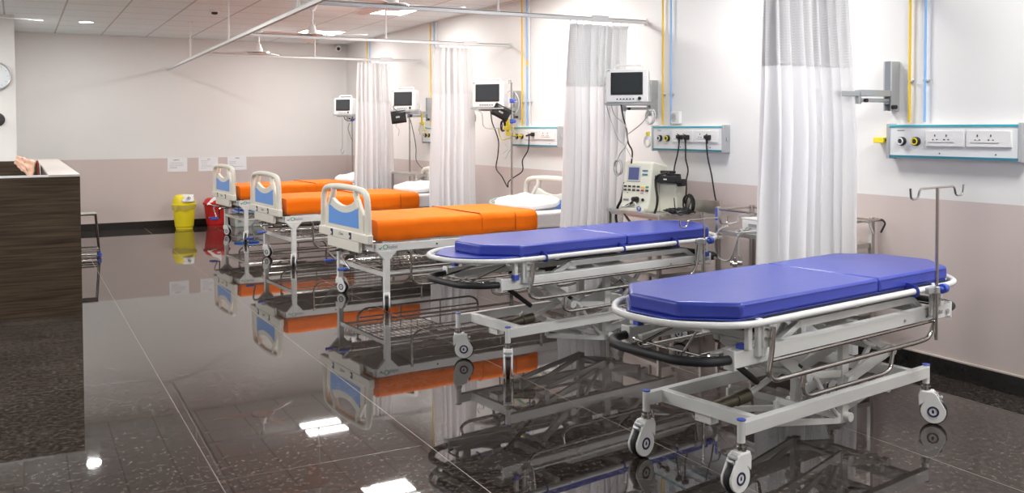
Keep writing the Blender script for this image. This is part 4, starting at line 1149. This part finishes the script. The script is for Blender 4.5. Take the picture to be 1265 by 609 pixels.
MB().tube(fillet([(.37, .0, .87), (.37, -.05, .87), (.37, -.07, .85), (.37, -.035, .79)], .02), .016).build('black_bumper', M_RUB, T2)
L2 = thing('lead_cable_set', 'grey monitor leads looped over the steel trolley behind the nearest curtain', 'cable', (4.33, 4.87, .73), 0)
for k in ('t2_loop', 't2_up'): cable_part('cable', k, .006, M_WCAB, L2)
for k in ('t2_l1', 't2_l2', 't2_l3'): cable_part('lead', k, .004, M_WCAB, L2)
for k in ('t2_l1', 't2_l2', 't2_l3'):
    p = Vector(CABLES[k][-1])
    MB().cyl(p + Vector((0, 0, .055)), p + Vector((0, 0, .02)), .009).cyl(p + Vector((-.012, .012, .005)), p + Vector((.012, -.012, .005)), .017).build('electrode_bulb', M_STEEL, L2, world=True, bevel=.002)
coil('coiled_lead', (4.40, 4.80, .728), .09, M_GCAB, L2, 3, .004, 11, ax='z')
t = thing('white_box', 'white plastic box on the steel trolley beside the nearest curtain', 'box', (4.53, 4.83, .7245), 0)
MB().box((0, 0, .045), (.16, .26, .085)).build('body', M_WPLA, t, bevel=.01, seg=3)
MB().box((0, 0, .091), (.164, .264, .010)).build('lid', M_WPLA, t, bevel=.003)
MB().box((-.083, 0, .05), (.004, .12, .02)).build('slot', M_ALU, t)

T3 = trolley(4.22, 4.62, 5.60, 6.26, (.785, .35), .80, 'steel trolley under the defibrillator, behind the second stretcher')
MB().box((.395, .18, .85), (.008, .80, .10)).box((.395, -.22, .82), (.02, .02, .17)).build('back_panel', M_STEEL, T3, bevel=.001)
MB().box((-.012, .33, .79), (.02, .68, .028)).build('front_lip', M_ALU, T3, bevel=.003)

# defibrillator
Df = thing('defibrillator', 'cream defibrillator with a small blue screen standing on the steel trolley', 'defibrillator', (4.38, 6.00, .789), radians(18))
prof = [(-.12, 0), (-.145, .03), (-.125, .08), (-.085, .385), (-.06, .395), (.12, .36), (.135, .34), (.14, 0)]
MB().prism(prof, -.135, .135, 'y').build('housing', M_CREAM, Df, bevel=.012, seg=3)
def dface(y, h):        # point on the sloping front
    q = (h - .08) / .305
    return Vector((-.125 + .04 * q - .0015, y, h))
rotd = (0, .13, 0)
MB().box(dface(.03, .30), (.006, .125, .125), rot=rotd).build('screen_bezel', M_ALU, Df, bevel=.003)
MB().box(dface(.03, .30) + Vector((-.003, 0, 0)), (.004, .098, .098), rot=rotd).build('screen', M_LCD, Df)
cols = [M_DGR, M_DGR, M_DGR, M_DGR, M_YELL, M_GREEN], [M_DGR, M_DGR, M_DGR, M_DGR, M_RED, M_DGR]
for r_ in range(2):
    for k in range(6):
        MB().box(dface(.105 - .042 * k, .20 - .028 * r_) + Vector((-.002, 0, 0)), (.006, .028, .014), rot=rotd).build('key', cols[r_][k], Df, bevel=.002)
MB().box(dface(-.075, .325), (.004, .05, .012), rot=rotd).box(dface(-.075, .295), (.004, .05, .014), rot=rotd).build('indicator_strip', M_TEALD, Df)
MB().box(dface(.09, .095), (.004, .05, .014), rot=rotd).box(dface(.08, .150), (.004, .012, .006), rot=rotd).box(dface(-.06, .150), (.004, .03, .005), rot=rotd).build('printed_label', M_GREYP, Df)
MB().cyl(dface(-.02, .10), dface(-.02, .10) + Vector((-.05, .01, .005)), .024, .018).cyl(dface(-.075, .10), dface(-.075, .10) + Vector((-.012, 0, 0)), .012).build('lead_connector', M_BLK, Df, bevel=.003)
MB().box((-.15, 0, .022), (.05, .23, .028)).build('front_shelf', M_CREAM, Df, bevel=.005)
MB().tube(smooth_path([(-.175, .10, .04), (-.17, .04, .05), (-.16, .0, .09), (-.165, -.04, .06), (-.18, -.09, .045)]), .006).build('paper_feed', M_WCAB, Df)
MB().tube([Vector((-.178, -.075 + .016 * cos(2 * pi * k / 20), .035 + .016 * sin(2 * pi * k / 20))) for k in range(20)], .005, closed=True).build('round_emblem', M_BLUEC, Df)
MB().box((.07, -.215, .115), (.13, .16, .23)).build('side_module', M_CREAM, Df, bevel=.01)
MB().cyl((-.02, -.137, .25), (-.02, -.141, .25), .014).build('side_knob', M_BLK, Df)
for sx, zz in ((-.02, .262), (.05, .235)):
    pd = MB().box((sx, -.235, zz), (.075, .20, .055)).cyl((sx, -.235, zz + .03), (sx, -.235, zz + .052), .02).box((sx, -.235, zz + .055), (.032, .13, .022)).build('paddle', M_BLK, Df, bevel=.008, seg=3)
MB().box((-.059, -.235, .262), (.002, .03, .01)).build('paddle_mark', M_WPLA, Df)
cable_part('paddle_cord', 'd_paddle', .010, M_BLK, Df); cable_part('hose', 'd_hose1', .011, M_BLK, Df); cable_part('hose', 'd_hose2', .010, M_BLK, Df)
t = thing('coiled_black_cord', 'tangled black cord piled on the trolley right of the defibrillator', 'cable', (4.45, 5.55, .789), 0)
coil('loops', (4.44, 5.64, .80), .10, M_BLK, t, 5, .006, 21, ax='z')
coil('loops', (4.50, 5.60, .868), .055, M_BLK, t, 4, .006, 22)
MB().tube(smooth_path([(4.36, 5.60, .92), (4.34, 5.56, .84), (4.33, 5.50, .80), (4.35, 5.44, .83), (4.38, 5.42, .92)]), .004).build('hanging_loop', M_BLK, t, world=True)

trolley(4.31, 4.62, 10.60, 11.42, (.885, .62), .88, 'steel bedside table between the second curtain and the farthest one', nm='steel_side_table')

# ================================================================== bins, crates, papers
def bin_body(t, m, H, rt, rb):
    MB().lathe([(rb * .92, 0), (rb * .92, .03), (rb, .035), (rt, H), (rt + .012, H + .003), (rt + .012, H + .018), (rt - .006, H + .018), (rt - .01, H - .02)], 36, sy=.82).build('body', m, t, bevel=.002)
t = thing('swing_bin', 'yellow lidded waste bin against the far wall', 'bin', (2.14, 14.22, 0), 0)
bin_body(t, M_YELL, .345, .160, .130)
MB().lathe([(.170, .345), (.172, .366), (.160, .374), (.154, .42), (.140, .468), (.110, .497), (.06, .505), (.0, .506)], 36, sy=.82).build('lid', M_YELL, t)
MB().grid(lambda u, v: Vector((-.045 + .17 * (u - .0) * 1.0 , -.128 + .05 * v - .018 * (1 - v) * 0, .40 + .105 * v)) + Vector((0, -.022 * sin(pi * u) - .002, 0)) if True else None, 10, 6).build('white_flap', M_WPLA, t, solid=.004, smooth=180)
sym = MB()
for k in range(3):
    a = pi / 2 + 2 * pi * k / 3
    sym.tube([Vector((.045 + .014 * cos(a) + .014 * cos(q), -.150 + .02 * (sin(a) * .5 + sin(q) * .5) * .3 - .004, .452 + .012 * sin(a) + .014 * sin(q))) for q in [2 * pi * j / 14 for j in range(11)]], .0035, n=6)
sym.build('biohazard_symbol', M_BLK, t)
MB().grid(lambda u, v: Vector((((.173 - .012 * v + .003 * sin(9 * 2 * pi * u) * v) * cos(2 * pi * u)), (.173 - .012 * v + .003 * sin(9 * 2 * pi * u) * v) * .83 * sin(2 * pi * u), .350 - v * (.03 + .05 * (0.5 + .5 * cos(2 * pi * u + 2.2)) + .008 * sin(14 * pi * u)))), 60, 4).build('bin_liner', M_LINER, t, smooth=180)
t = thing('open_bin', 'red waste bin with a white liner poking out, beside the yellow bin', 'bin', (2.62, 14.34, 0), 0)
bin_body(t, M_RED, .335, .180, .145)
MB().lathe([(.194, .335), (.196, .362), (.18, .370), (.16, .41), (.12, .43), (.02, .435)], 36, sy=.82).build('lid', M_RED, t)
MB().grid(lambda u, v: Vector((-.16 + .20 * u, -.145 + .03 * v, .33 + .15 * u * v + .03 * v + .01 * sin(9 * u + 4 * v))), 14, 6).build('bin_liner', M_WLINER, t, smooth=180, solid=.002)
MB().box((.0, -.152, .365), (.05, .006, .045)).build('label_patch', M_WPLA, t)

def crate(x, y, z, w, d, h, lid, label):
    t = thing('storage_box', label, 'storage box', (x, y, z), .05, 'storage boxes under the farthest bed')
    MB().prism([(-w / 2 + .015, 0), (w / 2 - .015, 0), (w / 2, h), (-w / 2, h)], -d / 2, d / 2, 'y').build('body', M_GRBOX, t, bevel=.006)
    MB().box((0, 0, h + .006), (w + .02, d + .02, .016)).build('rim', lid, t, bevel=.004)
    for s in (-1, 1): MB().box((s * w * .3, -d / 2 - .008, h * .8), (.05, .012, .03)).build('latch', M_ALU, t, bevel=.002)
crate(3.02, 14.2, 0, .42, .30, .13, M_GRBOX, 'lower see-through storage box on the floor under the farthest bed')
crate(3.03, 14.2, .145, .38, .28, .07, M_BLUEP, 'blue-lidded storage box, on top of another under the farthest bed')
t = thing('blue_bag', 'crumpled bright blue bag on the storage boxes under the farthest bed', 'bag', (3.03, 14.19, .232), 0)
MB().grid(lambda u, v: Vector((.19 * cos(2 * pi * u) * sin(pi * v) ** .7, .12 * sin(2 * pi * u) * sin(pi * v) ** .7, .03 - .03 * cos(pi * v) + .010 * noise.noise(Vector((3 * cos(2 * pi * u), 3 * sin(2 * pi * u), 4 * v))) * sin(pi * v))), 30, 12).build('body', mat('bright_blue_film', (.03, .22, .72), .35, bump=.6, bscale=18), t, smooth=180)

def notice(x0, x1, z0_, z1_, lines, label, tilt=0):
    t = thing('paper_notice', label, 'notice', ((x0 + x1) / 2, LY, (z0_ + z1_) / 2), 0, 'paper notices on the far wall')
    w = x1 - x0; h = z1_ - z0_
    R = (0, tilt, 0)
    MB().box((0, -.002, 0), (w, .003, h), rot=R).build('sheet', M_PAPER, t, smooth=0)
    rnd = random.Random(len(lines) * 7 + int(x0 * 100))
    m = MB()
    for (zz, a, b, thick) in lines:
        x = a
        while x < b:
            l = min(rnd.uniform(.008, .028), b - x)
            m.box(((-.5 + x / .27) * w + l / 2, -.0042, (.5 - zz) * h), (l, .0008, thick)); x += l + .005
    m.build('printed_lines', M_INK, t, smooth=0)
notice(1.975, 2.255, .82, 1.03, [(.17, .08, .16, .012), (.36, .035, .21, .004), (.47, .03, .22, .004), (.58, .03, .22, .004), (.68, .04, .13, .004), (.74, .03, .12, .004)], 'white printed notice on the far wall, left of the other two, above the yellow bin', .01)
notice(2.42, 2.705, .82, 1.03, [(.15, .12, .16, .008), (.25, .035, .15, .003), (.36, .035, .12, .003), (.50, .04, .12, .003), (.62, .04, .17, .003), (.70, .04, .22, .003), (.82, .03, .11, .003)], 'white printed notice in the middle of the three on the far wall', -.01)
notice(2.845, 3.13, .825, 1.04, [(.15, .11, .17, .012), (.40, .03, .12, .004), (.52, .03, .12, .004), (.66, .03, .08, .003), (.75, .03, .23, .004)], 'white printed notice on the far wall behind the farthest bed end', -.02)

# ================================================================== reception desk corner
t = thing('reception_desk', 'dark wood-grain reception desk with grey top at the left edge', 'desk', (.434, 8.03, 0), radians(0))
W_ = 1.75; DD = 4.42; HT = 1.085
d = MB()
d.box((-W_ / 2, .012, HT / 2), (W_, .024, HT))                        # front panel
d.build('front_panel', M_WOOD, t, smooth=0)
MB().box((-.014, DD / 2 + .012, HT / 2), (.022, DD - .03, HT)).box((-.215, DD / 2 + .1, HT - .17), (.02, DD - .3, .34)).build('side_panel', M_WOOD, t, smooth=0)
MB().box((-W_ / 2, DD - .02, HT / 2), (W_, .03, HT)).build('rear_panel', M_WOOD, t, smooth=0)
MB().box((-.11, DD / 2, HT + .009), (.222, DD + .01, .018)).build('counter_top', M_DESKTOP, t, bevel=.001)
MB().box((-W_ / 2 - .1, .012, HT + .009), (W_ - .222, .026, .016)).box((-W_ / 2 - .1, DD - .02, HT + .009), (W_ - .222, .034, .016)).box((.001, DD / 2, HT - .002), (.004, DD, .008)).build('edge_band', M_TRIMW, t, smooth=0)
MB().box((-W_ / 2 - .12, DD / 2 - .4, .745), (W_ - .26, DD - 1.4, .03)).build('inner_worktop', M_WOOD, t, smooth=0)
t = thing('printed_cloth', 'crumpled peach printed cloth hanging over the inner edge of the reception desk', 'cloth', (.19, 10.6, 1.10), 0)
MB().grid(lambda u, v: Vector((-.03 - .16 * u - .03 * v + .012 * noise.noise(Vector((5 * u, 5 * v, 1))), -.7 + 1.9 * u + .25 * v, .06 - .20 * v * (1 - .55 * u) + .02 * noise.noise(Vector((6 * u, 7 * v, 2))))), 16, 12).build('cloth', M_PEACH, t, smooth=180, solid=.006)
MB().grid(lambda u, v: Vector((-.02 + .012 * v, -.78 + .05 * u, .065 - .21 * v)), 2, 6).build('red_edge', M_RED, t, solid=.006)
MB().grid(lambda u, v: Vector((-.005 + .012 * v, -.82 + .05 * u, .065 - .21 * v)), 2, 6).build('white_edge', M_WPLA, t, solid=.006)

t = thing('chrome_stool', 'chrome-legged low stool half hidden behind the reception desk', 'stool', (.58, 11.5, 0), 0)
l = MB()
for y in (0, .20):
    l.tube([(-.20, y, .012), (.235, y, .012), (.20, y, .49), (-.18, y, .49), (-.20, y, .012)], .011, n=4)
    l.tube([(-.19, y, .10), (.228, y, .10)], .009, n=4).tube([(-.19, y, .075), (.23, y, .075)], .009, n=4)
l.tube([(.215, 0, .10), (.215, .20, .10)], .009, n=4)
l.build('leg_frame', M_CHR, t)
MB().box((0, .10, .500), (.42, .24, .012)).build('seat', M_STEEL, t, bevel=.004)
for y in (0, .20): MB().box((.232, y, .035), (.034, .034, .05)).build('blue_foot', M_BLUEC, t, bevel=.004)

# ================================================================== clock and fitting on the partition
t = thing('wall_clock', 'round wall clock with grey face at the left edge of the photo', 'clock', (-.205, 12.5, 2.085), 0)
MB().cyl((0, 0, 0), (0, -.03, 0), .165, n=48).build('case', M_ALU, t, bevel=.004)
MB().tube([Vector((.157 * cos(2 * pi * k / 48), -.034, .157 * sin(2 * pi * k / 48))) for k in range(48)], .011, closed=True).build('rim', M_ALU, t)
MB().cyl((0, -.030, 0), (0, -.033, 0), .150, n=48).build('face', M_CLOCKF, t)
tk = MB()
for k in range(12):
    a = 2 * pi * k / 12; c_, s_ = cos(a), sin(a)
    tk.bar((.115 * c_, -.035, .115 * s_), (.135 * c_, -.035, .135 * s_), .003, .003)
tk.build('hour_marks', M_INK, t, smooth=0)
MB().bar((0, -.037, 0), (-.05, -.037, .06), .003, .008).build('hour_hand', M_BLK, t)
MB().bar((0, -.039, 0), (.02, -.039, .11), .003, .006).build('minute_hand', M_BLK, t)
t = thing('round_fitting', 'dark round wall fitting below the clock at the left edge', 'wall fitting', (-.195, 12.5, 1.575), 0)
MB().lathe([(.0, 0), (.075, .0), (.07, .03), (.05, .055), (.0, .065)], 28, M=Matrix.Rotation(pi / 2, 4, 'X')).build('dome', M_DGR, t)
MB().tube([Vector((.074 * cos(2 * pi * k / 28), -.004, .074 * sin(2 * pi * k / 28))) for k in range(28)], .006, closed=True).build('ring', M_BLK, t)
